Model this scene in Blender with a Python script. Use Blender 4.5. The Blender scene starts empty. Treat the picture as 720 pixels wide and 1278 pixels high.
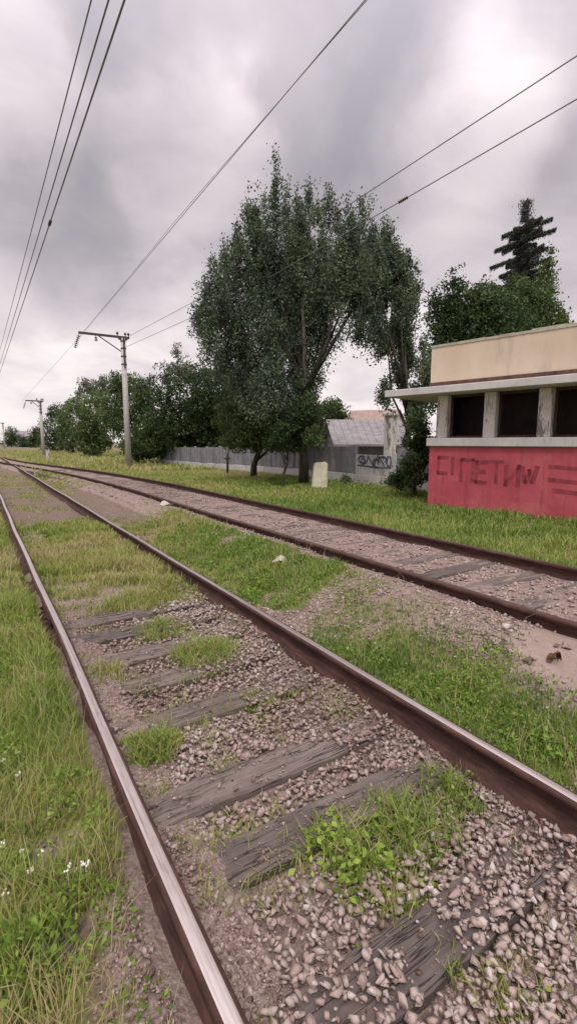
import bpy, bmesh, math, random
import numpy as np
from mathutils import Vector, Matrix

random.seed(7)
RNG = np.random.default_rng(11)
scene = bpy.context.scene
COL = scene.collection
R = math.radians

# ------------------------------------------------------------------ camera
CAM_Z = 1.70
YAW, PITCH, FPX = R(32.5), math.atan(87 / 604), 604.0
cam_data = bpy.data.cameras.new("camera")
cam = bpy.data.objects.new("camera", cam_data)
COL.objects.link(cam)
cam.location = (0, 0, CAM_Z)
cam.rotation_euler = (R(90) - PITCH, 0, -YAW)
cam_data.sensor_fit = 'VERTICAL'
cam_data.sensor_height = 36
cam_data.lens = FPX / 1278 * 36
cam_data.clip_start = 0.05
cam_data.clip_end = 3000
scene.camera = cam

# ------------------------------------------------------------------ colour management
scene.view_settings.view_transform = 'Standard'
scene.view_settings.look = 'None'
scene.view_settings.exposure = 0.52
scene.view_settings.gamma = 1.0
scene.view_settings.use_curve_mapping = False

# measured directions: photo pixel -> world ray (used for distances and cloud directions)
_F = np.array([math.sin(YAW) * math.cos(PITCH), math.cos(YAW) * math.cos(PITCH), -math.sin(PITCH)])
_Rt = np.array([math.cos(YAW), -math.sin(YAW), 0.0])
_U = np.cross(_Rt, _F)


def sight(px, py):
    return _F * FPX + _Rt * (px - 360) - _U * (py - 639)


def place(px, py, d):
    """world point seen at that photo pixel, d metres ahead of the viewer (measured on the ground plan)"""
    r = sight(px, py)
    h = r[0] * math.sin(YAW) + r[1] * math.cos(YAW)
    p = r * (d / h)
    return np.array([p[0], p[1], p[2] + CAM_Z])


# ------------------------------------------------------------------ node helpers
def srgb(r, g, b):
    def f(c):
        c /= 255
        return c / 12.92 if c <= 0.04045 else ((c + 0.055) / 1.055) ** 2.4
    return (f(r), f(g), f(b), 1)


class NT:
    def __init__(self, tree):
        self.t = tree
        self.n = tree.nodes
        self.l = tree.links

    def new(self, typ, **kw):
        n = self.n.new(typ)
        for k, v in kw.items():
            setattr(n, k, v)
        return n

    def set(self, sock, v):
        if isinstance(v, bpy.types.NodeSocket):
            self.l.new(v, sock)
        elif v is not None:
            if hasattr(sock, 'default_value'):
                try:
                    sock.default_value = v
                except Exception:
                    sock.default_value = v[:3]

    def math(self, op, a, b=None, c=None, clamp=False):
        n = self.new('ShaderNodeMath', operation=op, use_clamp=clamp)
        self.set(n.inputs[0], a)
        if b is not None:
            self.set(n.inputs[1], b)
        if c is not None:
            self.set(n.inputs[2], c)
        return n.outputs[0]

    def vmath(self, op, a, b=None):
        n = self.new('ShaderNodeVectorMath', operation=op)
        self.set(n.inputs[0], a)
        if b is not None:
            self.set(n.inputs[1], b)
        return n.outputs['Value'] if op in ('DOT_PRODUCT', 'LENGTH') else n.outputs[0]

    def noise(self, vec, scale, detail=4, rough=0.55, dist=0.0):
        n = self.new('ShaderNodeTexNoise')
        self.set(n.inputs['Vector'], vec)
        n.inputs['Scale'].default_value = scale
        n.inputs['Detail'].default_value = detail
        n.inputs['Roughness'].default_value = rough
        n.inputs['Distortion'].default_value = dist
        return n.outputs['Fac']

    def ramp(self, fac, stops, interp='LINEAR'):
        n = self.new('ShaderNodeValToRGB')
        cr = n.color_ramp
        cr.interpolation = interp
        while len(cr.elements) > 1:
            cr.elements.remove(cr.elements[-1])
        cr.elements[0].position = stops[0][0]
        cr.elements[0].color = stops[0][1]
        for p, c in stops[1:]:
            e = cr.elements.new(p)
            e.color = c
        self.set(n.inputs[0], fac)
        return n.outputs[0]

    def mix(self, fac, a, b, mode='MIX'):
        n = self.new('ShaderNodeMix', data_type='RGBA', blend_type=mode)
        self.set(n.inputs[0], fac)
        self.set(n.inputs[6], a)
        self.set(n.inputs[7], b)
        return n.outputs[2]

    def maprange(self, v, a, b, c=0.0, d=1.0, smooth=True):
        n = self.new('ShaderNodeMapRange', interpolation_type='SMOOTHSTEP' if smooth else 'LINEAR')
        self.set(n.inputs[0], v)
        for i, q in enumerate((a, b, c, d)):
            n.inputs[1 + i].default_value = q
        return n.outputs[0]


def g(v):
    return (v, v, v, 1)


# ------------------------------------------------------------------ world: overcast sky
SUN_EL, SUN_AZ = R(58), R(215)          # azimuth clockwise from +Y
world = bpy.data.worlds.new("World")
scene.world = world
world.use_nodes = True
W = NT(world.node_tree)
W.n.clear()
wout = W.new('ShaderNodeOutputWorld')
bg = W.new('ShaderNodeBackground')
bg.inputs['Strength'].default_value = 0.1
W.l.new(bg.outputs[0], wout.inputs[0])
sky = W.new('ShaderNodeTexSky', sky_type='NISHITA')
sky.sun_disc = False
sky.sun_elevation = SUN_EL
sky.sun_rotation = SUN_AZ
tc = W.new('ShaderNodeTexCoord')
dirv = W.vmath('NORMALIZE', tc.outputs['Generated'])
sep = W.new('ShaderNodeSeparateXYZ')
W.l.new(dirv, sep.inputs[0])
zc = W.math('MAXIMUM', sep.outputs[2], 0.0)
den = W.math('ADD', zc, 0.28)
comb = W.new('ShaderNodeCombineXYZ')
W.set(comb.inputs[0], W.math('DIVIDE', sep.outputs[0], den))
W.set(comb.inputs[1], W.math('DIVIDE', sep.outputs[1], den))
plane = comb.outputs[0]
n1 = W.noise(plane, 1.1, 5, 0.5, 0.3)
n2 = W.noise(plane, 2.6, 7, 0.58, 0.5)
warp = W.new('ShaderNodeTexNoise')
warp.inputs['Scale'].default_value = 2.6
warp.inputs['Detail'].default_value = 6
W.l.new(dirv, warp.inputs['Vector'])
wv = W.new('ShaderNodeVectorMath', operation='MULTIPLY_ADD')
W.l.new(warp.outputs['Color'], wv.inputs[0])
wv.inputs[1].default_value = (0.44, 0.44, 0.44)
W.l.new(dirv, wv.inputs[2])
wsub = W.vmath('SUBTRACT', wv.outputs[0], (0.22, 0.22, 0.22))
wdir = W.vmath('NORMALIZE', wsub)
val = W.math('ADD', W.math('MULTIPLY', W.math('SUBTRACT', n1, 0.5), 0.46), 0.49)
val = W.math('ADD', val, W.math('MULTIPLY', W.math('SUBTRACT', n2, 0.5), 0.75))
# the cloud masses of that day: (photo pixel, angular radius, brighter / darker)
for (px, py, rad, amt) in [(330, 110, 0.22, -0.26), (460, 140, 0.17, -0.14), (120, 215, 0.17, -0.36), (250, 230, 0.10, -0.12),
                           (620, 20, 0.22, -0.26), (70, 20, 0.16, -0.26), (40, 240, 0.14, -0.16), (10, 110, 0.11, 0.55), (235, 195, 0.11, 0.45),
                           (570, 115, 0.14, 0.34), (640, 60, 0.12, 0.10), (180, 60, 0.10, 0.18), (130, 300, 0.2, 0.16),
                           (540, 270, 0.2, 0.12), (700, 250, 0.15, -0.1)]:
    c = sight(px, py)
    c = c / np.linalg.norm(c)
    d = W.vmath('DOT_PRODUCT', wdir, tuple(c))
    m = W.maprange(d, math.cos(rad * 1.5), math.cos(rad * 0.25), 0.0, amt)
    val = W.math('ADD', val, m)
hz = W.maprange(sep.outputs[2], 0.46, 0.05, 0.0, 0.36)
val = W.math('ADD', val, hz, clamp=True)
cloud = W.ramp(val, [(0.0, srgb(146, 141, 148)), (0.3, srgb(168, 160, 165)), (0.55, srgb(192, 183, 187)),
                     (0.8, srgb(216, 206, 208)), (1.0, srgb(243, 232, 230))])
# cloud deck brighter towards the zenith, as under any overcast
zen = W.maprange(sep.outputs[2], 0.35, 1.0, 8.6, 25.0)
vm = W.new('ShaderNodeVectorMath', operation='SCALE')
W.l.new(cloud, vm.inputs[0])
W.l.new(zen, vm.inputs['Scale'])
skymix = W.mix(0.95, sky.outputs[0], vm.outputs[0])
W.l.new(skymix, bg.inputs['Color'])

sun_data = bpy.data.lights.new("sun", 'SUN')
sun_data.energy = 1.5
sun_data.angle = R(14)
sun_data.color = (1.0, 0.965, 0.92)
sun = bpy.data.objects.new("sun", sun_data)
COL.objects.link(sun)
sd = Vector((math.sin(SUN_AZ) * math.cos(SUN_EL), math.cos(SUN_AZ) * math.cos(SUN_EL), math.sin(SUN_EL)))
sun.rotation_euler = (-sd).to_track_quat('-Z', 'Y').to_euler()
sun.location = sd * 50


# ------------------------------------------------------------------ materials
def material(name):
    m = bpy.data.materials.new(name)
    m.use_nodes = True
    t = NT(m.node_tree)
    t.n.clear()
    out = t.new('ShaderNodeOutputMaterial')
    p = t.new('ShaderNodeBsdfPrincipled')
    p.inputs['Roughness'].default_value = 0.85
    p.inputs['Specular IOR Level'].default_value = 0.3
    t.l.new(p.outputs[0], out.inputs[0])
    geo = t.new('ShaderNodeNewGeometry')
    obj = t.new('ShaderNodeTexCoord')
    return m, t, p, geo.outputs['Position'], obj.outputs['Object'], out


def bump(t, p, h, strength, dist=0.01):
    b = t.new('ShaderNodeBump')
    b.inputs['Strength'].default_value = strength
    b.inputs['Distance'].default_value = dist
    t.set(b.inputs['Height'], h)
    t.l.new(b.outputs[0], p.inputs['Normal'])


def scaled(t, v, s):
    n = t.new('ShaderNodeVectorMath', operation='MULTIPLY')
    t.set(n.inputs[0], v)
    n.inputs[1].default_value = s
    return n.outputs[0]


def simple(name, a, b, scale=6.0, rough=0.85, bstr=0.3, space='obj', stretch=(1, 1, 1), metallic=0.0, grime=None, bdist=0.01, lo=0.35, hi=0.65):
    m, t, p, pos, ob, out = material(name)
    v = scaled(t, ob if space == 'obj' else pos, stretch)
    n = t.noise(v, scale, 6, 0.6, 0.2)
    c = t.ramp(n, [(lo, a), (hi, b)])
    if grime:
        gv = scaled(t, ob if space == 'obj' else pos, (1.0, 1.0, 0.25))
        gn = t.noise(gv, grime[1], 6, 0.65, 0.4)
        c = t.mix(t.maprange(gn, grime[2], grime[3]), c, grime[0])
    t.set(p.inputs['Base Color'], c)
    p.inputs['Roughness'].default_value = rough
    p.inputs['Metallic'].default_value = metallic
    fine = t.noise(v, scale * 7, 4, 0.6)
    bump(t, p, t.math('ADD', n, t.math('MULTIPLY', fine, 0.5)), bstr, bdist)
    return m


def plantmat(name, stops, trans=0.35, rough=0.6):
    m, t, p, pos, ob, out = material(name)
    at = t.new('ShaderNodeAttribute', attribute_name='tint')
    c = t.ramp(at.outputs['Fac'], stops)
    t.set(p.inputs['Base Color'], c)
    p.inputs['Roughness'].default_value = rough
    p.inputs['Specular IOR Level'].default_value = 0.25
    tr = t.new('ShaderNodeBsdfTranslucent')
    t.set(tr.inputs['Color'], c)
    mx = t.new('ShaderNodeMixShader')
    mx.inputs[0].default_value = trans
    t.l.new(p.outputs[0], mx.inputs[1])
    t.l.new(tr.outputs[0], mx.inputs[2])
    t.l.new(mx.outputs[0], out.inputs[0])
    return m


def lin(r, gg, b):
    return (r, gg, b, 1)


M = {}
M['grass'] = plantmat('grass', [(0.0, lin(.12, .20, .040)), (0.35, lin(.22, .31, .065)), (0.6, lin(.34, .38, .10)),
                                (0.8, lin(.40, .36, .15)), (1.0, lin(.50, .42, .24))], 0.35)
M['weed'] = plantmat('weed_leaf', [(0.0, lin(.10, .20, .03)), (0.5, lin(.22, .34, .05)), (1.0, lin(.38, .46, .10))], 0.35)
M['petal'] = simple('white_petal', lin(.75, .72, .66), lin(.85, .82, .78), 20)
M['leaf_dark'] = plantmat('leaf_dark', [(0.0, lin(.028, .050, .020)), (0.6, lin(.055, .092, .034)), (1.0, lin(.10, .145, .05))], 0.25)
M['leaf_poplar'] = plantmat('leaf_poplar', [(0.0, lin(.058, .082, .055)), (0.6, lin(.100, .138, .086)), (1.0, lin(.18, .22, .12))], 0.30)
M['leaf_mid'] = plantmat('leaf_mid', [(0.0, lin(.06, .09, .03)), (0.6, lin(.10, .145, .05)), (1.0, lin(.17, .22, .08))], 0.3)
M['leaf_pale'] = plantmat('leaf_pale', [(0.0, lin(.10, .12, .08)), (1.0, lin(.19, .21, .14))], 0.3)
M['needle'] = plantmat('needle', [(0.0, lin(.055, .060, .055)), (1.0, lin(.12, .125, .11))], 0.15)
M['bark'] = simple('bark', lin(.035, .028, .022), lin(.10, .085, .07), 9, bstr=0.8, stretch=(1, 1, 0.25), bdist=0.03)
M['concrete'] = simple('concrete', lin(.40, .38, .36), lin(.52, .50, .47), 5, grime=(lin(.25, .23, .21), 3.0, .55, .75))
M['steel_dark'] = simple('steel_dark', lin(.05, .045, .045), lin(.12, .10, .09), 20, rough=0.6, metallic=0.4)
M['wire'] = simple('wire', lin(.17, .155, .165), lin(.23, .21, .22), 30, rough=0.6, metallic=0.2)
M['insulator'] = simple('insulator_glaze', lin(.06, .035, .03), lin(.10, .06, .05), 20, rough=0.25)


def m_red():
    m, t, p, pos, ob, out = material('red_paint')
    n = t.noise(ob, 1.4, 6, 0.6, 0.3)
    c = t.ramp(n, [(0.3, lin(.34, .050, .070)), (0.5, lin(.43, .075, .10)), (0.68, lin(.47, .11, .12))])
    streak = t.noise(scaled(t, ob, (6, 6, .45)), 1.5, 6, .65, .3)
    c = t.mix(t.maprange(streak, .50, .74, 0, .65), c, lin(.25, .05, .055))
    chip = t.noise(ob, 6.5, 8, .72, .3)
    c = t.mix(t.maprange(chip, .655, .675), c, lin(.50, .36, .30))
    big = t.noise(scaled(t, ob, (1, 1, 1.6)), .9, 5, .6)
    c = t.mix(t.maprange(big, .55, .75, 0, .6), c, lin(.48, .20, .14))
    t.set(p.inputs['Base Color'], c)
    p.inputs['Roughness'].default_value = .75
    bump(t, p, t.math('ADD', t.noise(ob, 30, 5, .6), t.math('MULTIPLY', chip, 1.5)), .4, .012)
    return m


M['red'] = m_red()
M['graffiti'] = simple('faded_graffiti', lin(.17, .034, .045), lin(.34, .055, .07), 5)
M['white_plaster'] = simple('white_plaster', lin(.50, .47, .45), lin(.62, .59, .56), 4, grime=(lin(.20, .17, .155), 7.0, .50, .60))
M['grey_slab'] = simple('grey_slab', lin(.46, .44, .43), lin(.56, .54, .52), 3, grime=(lin(.22, .20, .19), 5.0, .58, .75))
M['cream'] = simple('cream_plaster', lin(.57, .455, .35), lin(.65, .53, .42), 1.3, rough=0.9,
                    grime=(lin(.42, .37, .29), 2.0, .50, .72))
M['frame_dark'] = simple('dark_frame', lin(.04, .028, .024), lin(.08, .055, .045), 8)
M['coping'] = simple('weathered_coping', lin(.30, .28, .23), lin(.50, .45, .36), 4)
M['flashing'] = simple('flashing', lin(.07, .035, .03), lin(.13, .07, .055), 6)
M['interior_shade'] = simple('interior_shade_brown', lin(.022, .013, .012), lin(.040, .024, .021), 3)  # near-black brown, carries the shade inside the open bays
M['fence'] = simple('fence_panel_grey', lin(.17, .165, .18), lin(.27, .26, .28), 2.5, grime=(lin(.15, .14, .15), 2.0, .5, .7))
M['plinth'] = simple('plinth_concrete', lin(.42, .40, .38), lin(.55, .52, .50), 3, grime=(lin(.25, .25, .2), 3.0, .52, .7))
M['shed_wall'] = simple('shed_wall', lin(.13, .115, .14), lin(.19, .17, .20), 2)
M['shed_roof'] = simple('shed_roof', lin(.22, .20, .21), lin(.32, .295, .305), 2, stretch=(1, 4, 1))
M['tile_red'] = simple('tile_red', lin(.26, .18, .155), lin(.38, .27, .24), 3)
M['window'] = simple('dark_pane', lin(.02, .02, .025), lin(.04, .04, .045), 3, rough=0.2)
M['spray'] = simple('spray_paint', lin(.06, .07, .12), lin(.14, .15, .22), 8)
M['yellow_conc'] = simple('yellowish_concrete', lin(.52, .49, .36), lin(.66, .62, .48), 6, grime=(lin(.35, .31, .2), 4.0, .55, .7))
M['paper'] = simple('paper', lin(.72, .68, .60), lin(.82, .78, .70), 8)
M['deadleaf'] = simple('dead_leaf', lin(.10, .045, .02), lin(.34, .18, .08), 14)
M['tie_plate'] = simple('tie_plate_rust', lin(.045, .022, .018), lin(.12, .06, .048), 18, rough=0.8, bstr=0.5)


def m_rust():
    m, t, p, pos, ob, out = material('rail_rust')
    v = scaled(t, pos, (6, 1.2, 6))
    n = t.noise(v, 4, 6, 0.65, 0.3)
    c = t.ramp(n, [(0.3, lin(.030, .015, .013)), (0.5, lin(.062, .029, .024)), (0.7, lin(.12, .058, .045))])
    t.set(p.inputs['Base Color'], c)
    bump(t, p, t.noise(pos, 160, 4), 0.4, 0.004)
    return m


def m_polish():
    m, t, p, pos, ob, out = material('rail_running_surface')
    v = scaled(t, pos, (60, 0.8, 1))
    n = t.noise(v, 1.5, 4, 0.6)
    c = t.ramp(t.math('ADD', t.math('MULTIPLY', n, .7), t.math('MULTIPLY', t.noise(scaled(t, pos, (25, 3, 1)), 4, 5), .3)), [(0.3, lin(.26, .19, .165)), (0.45, lin(.52, .45, .42)), (0.62, lin(.68, .62, .59))])
    t.set(p.inputs['Base Color'], c)
    p.inputs['Metallic'].default_value = 0.85
    t.set(p.inputs['Roughness'], t.maprange(n, 0.3, 0.7, 0.45, 0.30))
    return m


def m_dulltop():
    m, t, p, pos, ob, out = material('rail_dull_surface')
    v = scaled(t, pos, (40, 0.8, 1))
    n = t.noise(v, 2, 4, 0.6)
    t.set(p.inputs['Base Color'], t.ramp(n, [(0.3, lin(.045, .024, .020)), (0.7, lin(.095, .055, .045))]))
    p.inputs['Roughness'].default_value = 0.7
    return m


def m_wood():
    m, t, p, pos, ob, out = material('sleeper_wood')
    info = t.new('ShaderNodeObjectInfo')
    off = t.new('ShaderNodeVectorMath', operation='ADD')
    t.l.new(ob, off.inputs[0])
    cx = t.new('ShaderNodeCombineXYZ')
    for i in range(3):
        t.set(cx.inputs[i], t.math('MULTIPLY', info.outputs['Random'], 37.0 + i))
    t.l.new(cx.outputs[0], off.inputs[1])
    v = scaled(t, off.outputs[0], (0.9, 14, 14))
    n = t.noise(v, 2.2, 7, 0.7, 0.4)
    n2 = t.noise(off.outputs[0], 2.0, 4, 0.6)
    c = t.ramp(n, [(0.28, lin(.055, .042, .037)), (0.42, lin(.135, .105, .094)), (0.7, lin(.25, .20, .175))])
    dark = t.maprange(info.outputs['Random'], 0.25, 0.85, 0.0, 0.75)
    c = t.mix(t.math('MULTIPLY', dark, t.maprange(n2, 0.3, 0.6)), c, lin(.085, .070, .066))
    c = t.mix(t.maprange(n2, 0.55, 0.75, 0, 0.6), c, lin(.24, .16, .13))
    t.set(p.inputs['Base Color'], c)
    wv = t.noise(scaled(t, off.outputs[0], (.55, 11, 11)), 2.4, 3, .5, .25)
    ridge = t.math('ABSOLUTE', t.math('SUBTRACT', wv, .5))
    crack = t.maprange(ridge, .0, .016, 1.0, 0.0)
    crack = t.math('MULTIPLY', crack, t.maprange(t.noise(off.outputs[0], 3.5, 3), .42, .58))
    c = t.mix(t.math('MULTIPLY', crack, .6), c, lin(.018, .013, .011))
    blot = t.noise(scaled(t, off.outputs[0], (1, 2.2, 1)), 5, 6, .7)
    c = t.mix(t.maprange(blot, .56, .70, 0, .7), c, lin(.17, .12, .095))
    t.set(p.inputs['Base Color'], c)
    bump(t, p, t.math('SUBTRACT', n, t.math('MULTIPLY', crack, 1.2)), 1.0, 0.014)
    return m


def m_stone():
    m, t, p, pos, ob, out = material('ballast_stone')
    at = t.new('ShaderNodeAttribute', attribute_name='tint')
    c = t.ramp(at.outputs['Fac'], [(0.0, lin(.15, .09, .07)), (0.25, lin(.29, .205, .175)), (0.5, lin(.385, .29, .255)),
                                   (0.75, lin(.46, .37, .335)), (0.95, lin(.54, .46, .42)), (1.0, lin(.58, .52, .48))])
    n = t.noise(pos, 55, 5, 0.65)
    c = t.mix(0.55, c, t.ramp(n, [(0.3, g(.6)), (0.7, g(1.0))]), 'MULTIPLY')
    t.set(p.inputs['Base Color'], c)
    bump(t, p, t.noise(pos, 140, 4), 0.5, 0.004)
    return m


def m_ground():
    m, t, p, pos, ob, out = material('ground_soil')
    def attr(n):
        return t.new('ShaderNodeAttribute', attribute_name=n).outputs['Fac']
    a = t.noise(pos, 1.3, 6, 0.6)
    b = t.noise(pos, 14, 6, 0.7)
    c = t.noise(pos, 60, 4, 0.7)
    soil = t.ramp(b, [(0.3, lin(.12, .082, .062)), (0.7, lin(.235, .175, .140))])
    grav = t.ramp(t.math('ADD', t.math('MULTIPLY', b, 0.4), t.math('MULTIPLY', c, 0.6)),
                  [(0.35, lin(.13, .088, .072)), (0.5, lin(.25, .185, .160)), (0.65, lin(.40, .32, .29))])
    sand = t.ramp(b, [(0.3, lin(.28, .21, .175)), (0.7, lin(.37, .285, .245))])
    gras = t.ramp(t.math('ADD', t.math('MULTIPLY', a, 0.5), t.math('MULTIPLY', b, 0.5)),
                  [(0.35, lin(.10, .12, .035)), (0.5, lin(.17, .18, .06)), (0.65, lin(.26, .23, .11))])
    jit = t.math('MULTIPLY', t.math('SUBTRACT', b, 0.5), 0.7)
    col = t.mix(t.maprange(t.math('ADD', attr('gravelly'), jit), 0.3, 0.7), soil, grav)
    col = t.mix(t.maprange(t.math('ADD', attr('sandy'), jit), 0.35, 0.65), col, sand)
    col = t.mix(t.maprange(t.math('ADD', attr('grassy'), jit), 0.3, 0.75), col, gras)
    t.set(p.inputs['Base Color'], col)
    p.inputs['Roughness'].default_value = 0.95
    bump(t, p, t.math('ADD', b, t.math('MULTIPLY', c, 0.5)), 0.8, 0.03)
    return m


M['rust'], M['polish'], M['dull'], M['wood'], M['stone'], M['ground'] = m_rust(), m_polish(), m_dulltop(), m_wood(), m_stone(), m_ground()


# ------------------------------------------------------------------ object helpers
def tag(o, label=None, cat=None, group=None, kind=None):
    if label:
        o['label'] = label
    if cat:
        o['category'] = cat
    if group:
        o['group'] = group
    if kind:
        o['kind'] = kind
    return o


def empty(name, loc, rz=0.0):
    o = bpy.data.objects.new(name, None)
    o.location = loc
    o.rotation_euler = (0, 0, rz)
    o.empty_display_size = 0.2
    COL.objects.link(o)
    return o


def link(name, me, parent=None):
    o = bpy.data.objects.new(name, me)
    COL.objects.link(o)
    if parent is not None:
        o.parent = parent
    return o


class MB:
    """collects shapes for ONE mesh object"""

    def __init__(self):
        self.bm = bmesh.new()

    def box(self, x0, x1, y0, y1, z0, z1, mat=0, bevel=0.0):
        mtx = Matrix.Translation(((x0 + x1) / 2, (y0 + y1) / 2, (z0 + z1) / 2)) @ Matrix.Diagonal((x1 - x0, y1 - y0, z1 - z0, 1))
        r = bmesh.ops.create_cube(self.bm, size=1, matrix=mtx)
        vs = r['verts']
        if bevel:
            es = list({e for v in vs for e in v.link_edges})
            bmesh.ops.bevel(self.bm, geom=es, offset=bevel, segments=1, affect='EDGES')
        return vs

    def tube(self, pts, radii, seg=8, caps=True):
        pts = [Vector(p) for p in pts]
        if not hasattr(radii, '__len__'):
            radii = [radii] * len(pts)
        rings = []
        up = Vector((0.13, 0.21, 1)).normalized()
        for i, p in enumerate(pts):
            d = (pts[min(i + 1, len(pts) - 1)] - pts[max(i - 1, 0)]).normalized()
            u = up if abs(d.dot(up)) < 0.95 else Vector((1, 0, 0))
            a = d.cross(u).normalized()
            b = d.cross(a).normalized()
            rings.append([self.bm.verts.new(p + (a * math.cos(2 * math.pi * k / seg) + b * math.sin(2 * math.pi * k / seg)) * radii[i]) for k in range(seg)])
        for i in range(len(rings) - 1):
            for k in range(seg):
                f = self.bm.faces.new((rings[i][k], rings[i][(k + 1) % seg], rings[i + 1][(k + 1) % seg], rings[i + 1][k]))
                f.smooth = True
        if caps:
            self.bm.faces.new(rings[0])
            self.bm.faces.new(rings[-1][::-1])

    def prism(self, poly, y0, y1):
        """polygon in x,z extruded along y"""
        a = [self.bm.verts.new((x, y0, z)) for x, z in poly]
        b = [self.bm.verts.new((x, y1, z)) for x, z in poly]
        n = len(poly)
        self.bm.faces.new(a)
        self.bm.faces.new(b[::-1])
        for i in range(n):
            self.bm.faces.new((a[i], b[i], b[(i + 1) % n], a[(i + 1) % n]))

    def mesh(self, name, mats):
        bmesh.ops.recalc_face_normals(self.bm, faces=self.bm.faces)
        me = bpy.data.meshes.new(name)
        self.bm.to_mesh(me)
        self.bm.free()
        for m in (mats if isinstance(mats, (list, tuple)) else [mats]):
            me.materials.append(m)
        return me

    def build(self, name, mats, parent=None):
        return link(name, self.mesh(name, mats), parent)


def np_mesh(name, co, faces, mat, tint=None, smooth=False):
    """co (N,3); faces (M,k) all the same k; tint per vertex"""
    me = bpy.data.meshes.new(name)
    co = np.asarray(co, np.float32)
    k = faces.shape[1]
    me.vertices.add(len(co))
    me.vertices.foreach_set('co', co.ravel())
    me.loops.add(faces.size)
    me.loops.foreach_set('vertex_index', faces.astype(np.int32).ravel())
    me.polygons.add(len(faces))
    me.polygons.foreach_set('loop_start', (np.arange(len(faces)) * k).astype(np.int32))
    me.polygons.foreach_set('loop_total', np.full(len(faces), k, np.int32))
    if smooth:
        me.polygons.foreach_set('use_smooth', np.ones(len(faces), bool))
    me.update(calc_edges=True)
    if tint is not None:
        at = me.attributes.new('tint', 'FLOAT', 'POINT')
        at.data.foreach_set('value', np.asarray(tint, np.float32))
    me.materials.append(mat)
    return me


# ------------------------------------------------------------------ numeric noise and the lie of the land
def _hash(ix, iy, seed):
    h = (ix.astype(np.int64) * 374761393 + iy.astype(np.int64) * 668265263 + seed * 974634777) & 0xFFFFFFFF
    h = ((h ^ (h >> 13)) * 1274126177) & 0xFFFFFFFF
    return ((h ^ (h >> 16)) & 0xFFFF) / 65535.0


def vnoise(x, y, s, seed=0):
    x = np.asarray(x, float) / s
    y = np.asarray(y, float) / s
    ix, iy = np.floor(x), np.floor(y)
    fx, fy = x - ix, y - iy
    fx, fy = fx * fx * (3 - 2 * fx), fy * fy * (3 - 2 * fy)
    a, b = _hash(ix, iy, seed), _hash(ix + 1, iy, seed)
    c, d = _hash(ix, iy + 1, seed), _hash(ix + 1, iy + 1, seed)
    return (a * (1 - fx) + b * fx) * (1 - fy) + (c * (1 - fx) + d * fx) * fy


def ss(v, a, b):
    t = np.clip((np.asarray(v, float) - a) / (b - a), 0, 1)
    return t * t * (3 - 2 * t)


T1 = 1.245                      # centre line of the main track
HALF = 0.7925                   # half the distance between rail centres


def t2x(y):
    """centre line of the siding, which joins the main track far off"""
    y = np.asarray(y, float)
    return 4.34 - (4.34 - T1) * ss(y, 12, 64) ** 1.0


def t2z(y):
    return 0.22 * (1 - ss(y, 14, 48))


SLEEP1 = [-0.72, -0.15, 0.42, 0.975, 1.60, 2.05, 2.77, 3.32, 3.83, 4.36, 4.80] + [4.80 + 0.545 * k for k in range(1, 46)]
SLEEP2 = [-1.0 + 0.56 * k for k in range(56)]


def ell(x, y, cx, cy, rx, ry):
    return 1 - ss(np.sqrt(((x - cx) / rx) ** 2 + ((y - cy) / ry) ** 2), 0.65, 1.15)


def ground_z(x, y):
    x = np.asarray(x, float)
    y = np.asarray(y, float)
    z = np.full(np.broadcast(x, y).shape, -0.06)
    inn = ((x > T1 - HALF - .02) & (x < T1 + HALF + .02))
    z = z + inn * 0.085 * ss(y, 4.7, 5.5) * (1 - .25 * ss(y, 8, 12))
    z = z + inn * ((0.072 * ell(x, y, .58, 3.0, .22, 2.3) + 0.055 * ell(x, y, .56, .8, .13, 1.2)) * (.55 + .6 * vnoise(x, y, .33, 12)))
    z = z + 0.085 * ss(-x, -.40, -.30) * (1 - 0.8 * ell(x, y, .14, 2.06, .16, .16)) * (1 - 0.8 * ell(x, y, .12, 1.62, .13, .13))
    z = z + (0.12 * (0.6 + 0.6 * vnoise(x, y, .3, 15))) * ((np.abs(x - (T1 + HALF)) < .19) & (x < T1 + HALF)) * ss(x, T1 + HALF - .19, T1 + HALF - .08) * (1 - ss(y, 4, 6))
    z = z + 0.05 * ss(x, T1 - HALF - .19, T1 - HALF - .06) * (x < T1 - HALF - .01) * (1 - ss(y, 5, 8))
    z = z + 0.085 * ss(x, 2.06, 2.20)
    z = z + 0.035 * ell(x, y, .27, 2.5, .16, 3.0) * (np.abs(x - (T1 - HALF)) > .07) + 0.03 * ((x > 2.1) & (x < 2.3))
    z = z - 0.10 * ss(-x, .3, 1.8) - 0.15 * ss(-x, 2, 5)
    # rise to the siding
    c2, h2 = t2x(y), t2z(y)
    up = ss(x, np.minimum(2.35, c2 - 1.3), np.maximum(c2 - 1.1, 0.1 + np.minimum(2.35, c2 - 1.3)))
    z = z + up * (h2 + 0.028) + 0.05 * up * (x < c2 - HALF - .03) * (x > 2.2)
    right = ss(x, c2 + 1.0, c2 + 2.2)
    far = 0.20 * (1 - ss(y, 16, 34)) + 0.02
    z = z * (1 - right) + far * right
    z = z + 0.035 * (vnoise(x, y, 0.55, 3) - 0.5) + 0.02 * (vnoise(x, y, 0.2, 4) - 0.5)
    z = z + 0.02 * ss(y, 40, 120)
    return z


def sand_w(x, y):
    w = np.maximum(ell(x, y, 3.30, 1.45, 0.48, 0.60), 0.45 * ell(x, y, 3.25, 2.4, 0.4, 0.6))
    return np.maximum(w, 0.35 * ell(x, y, 3.0, 12.5, 0.55, 4.5))


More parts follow.
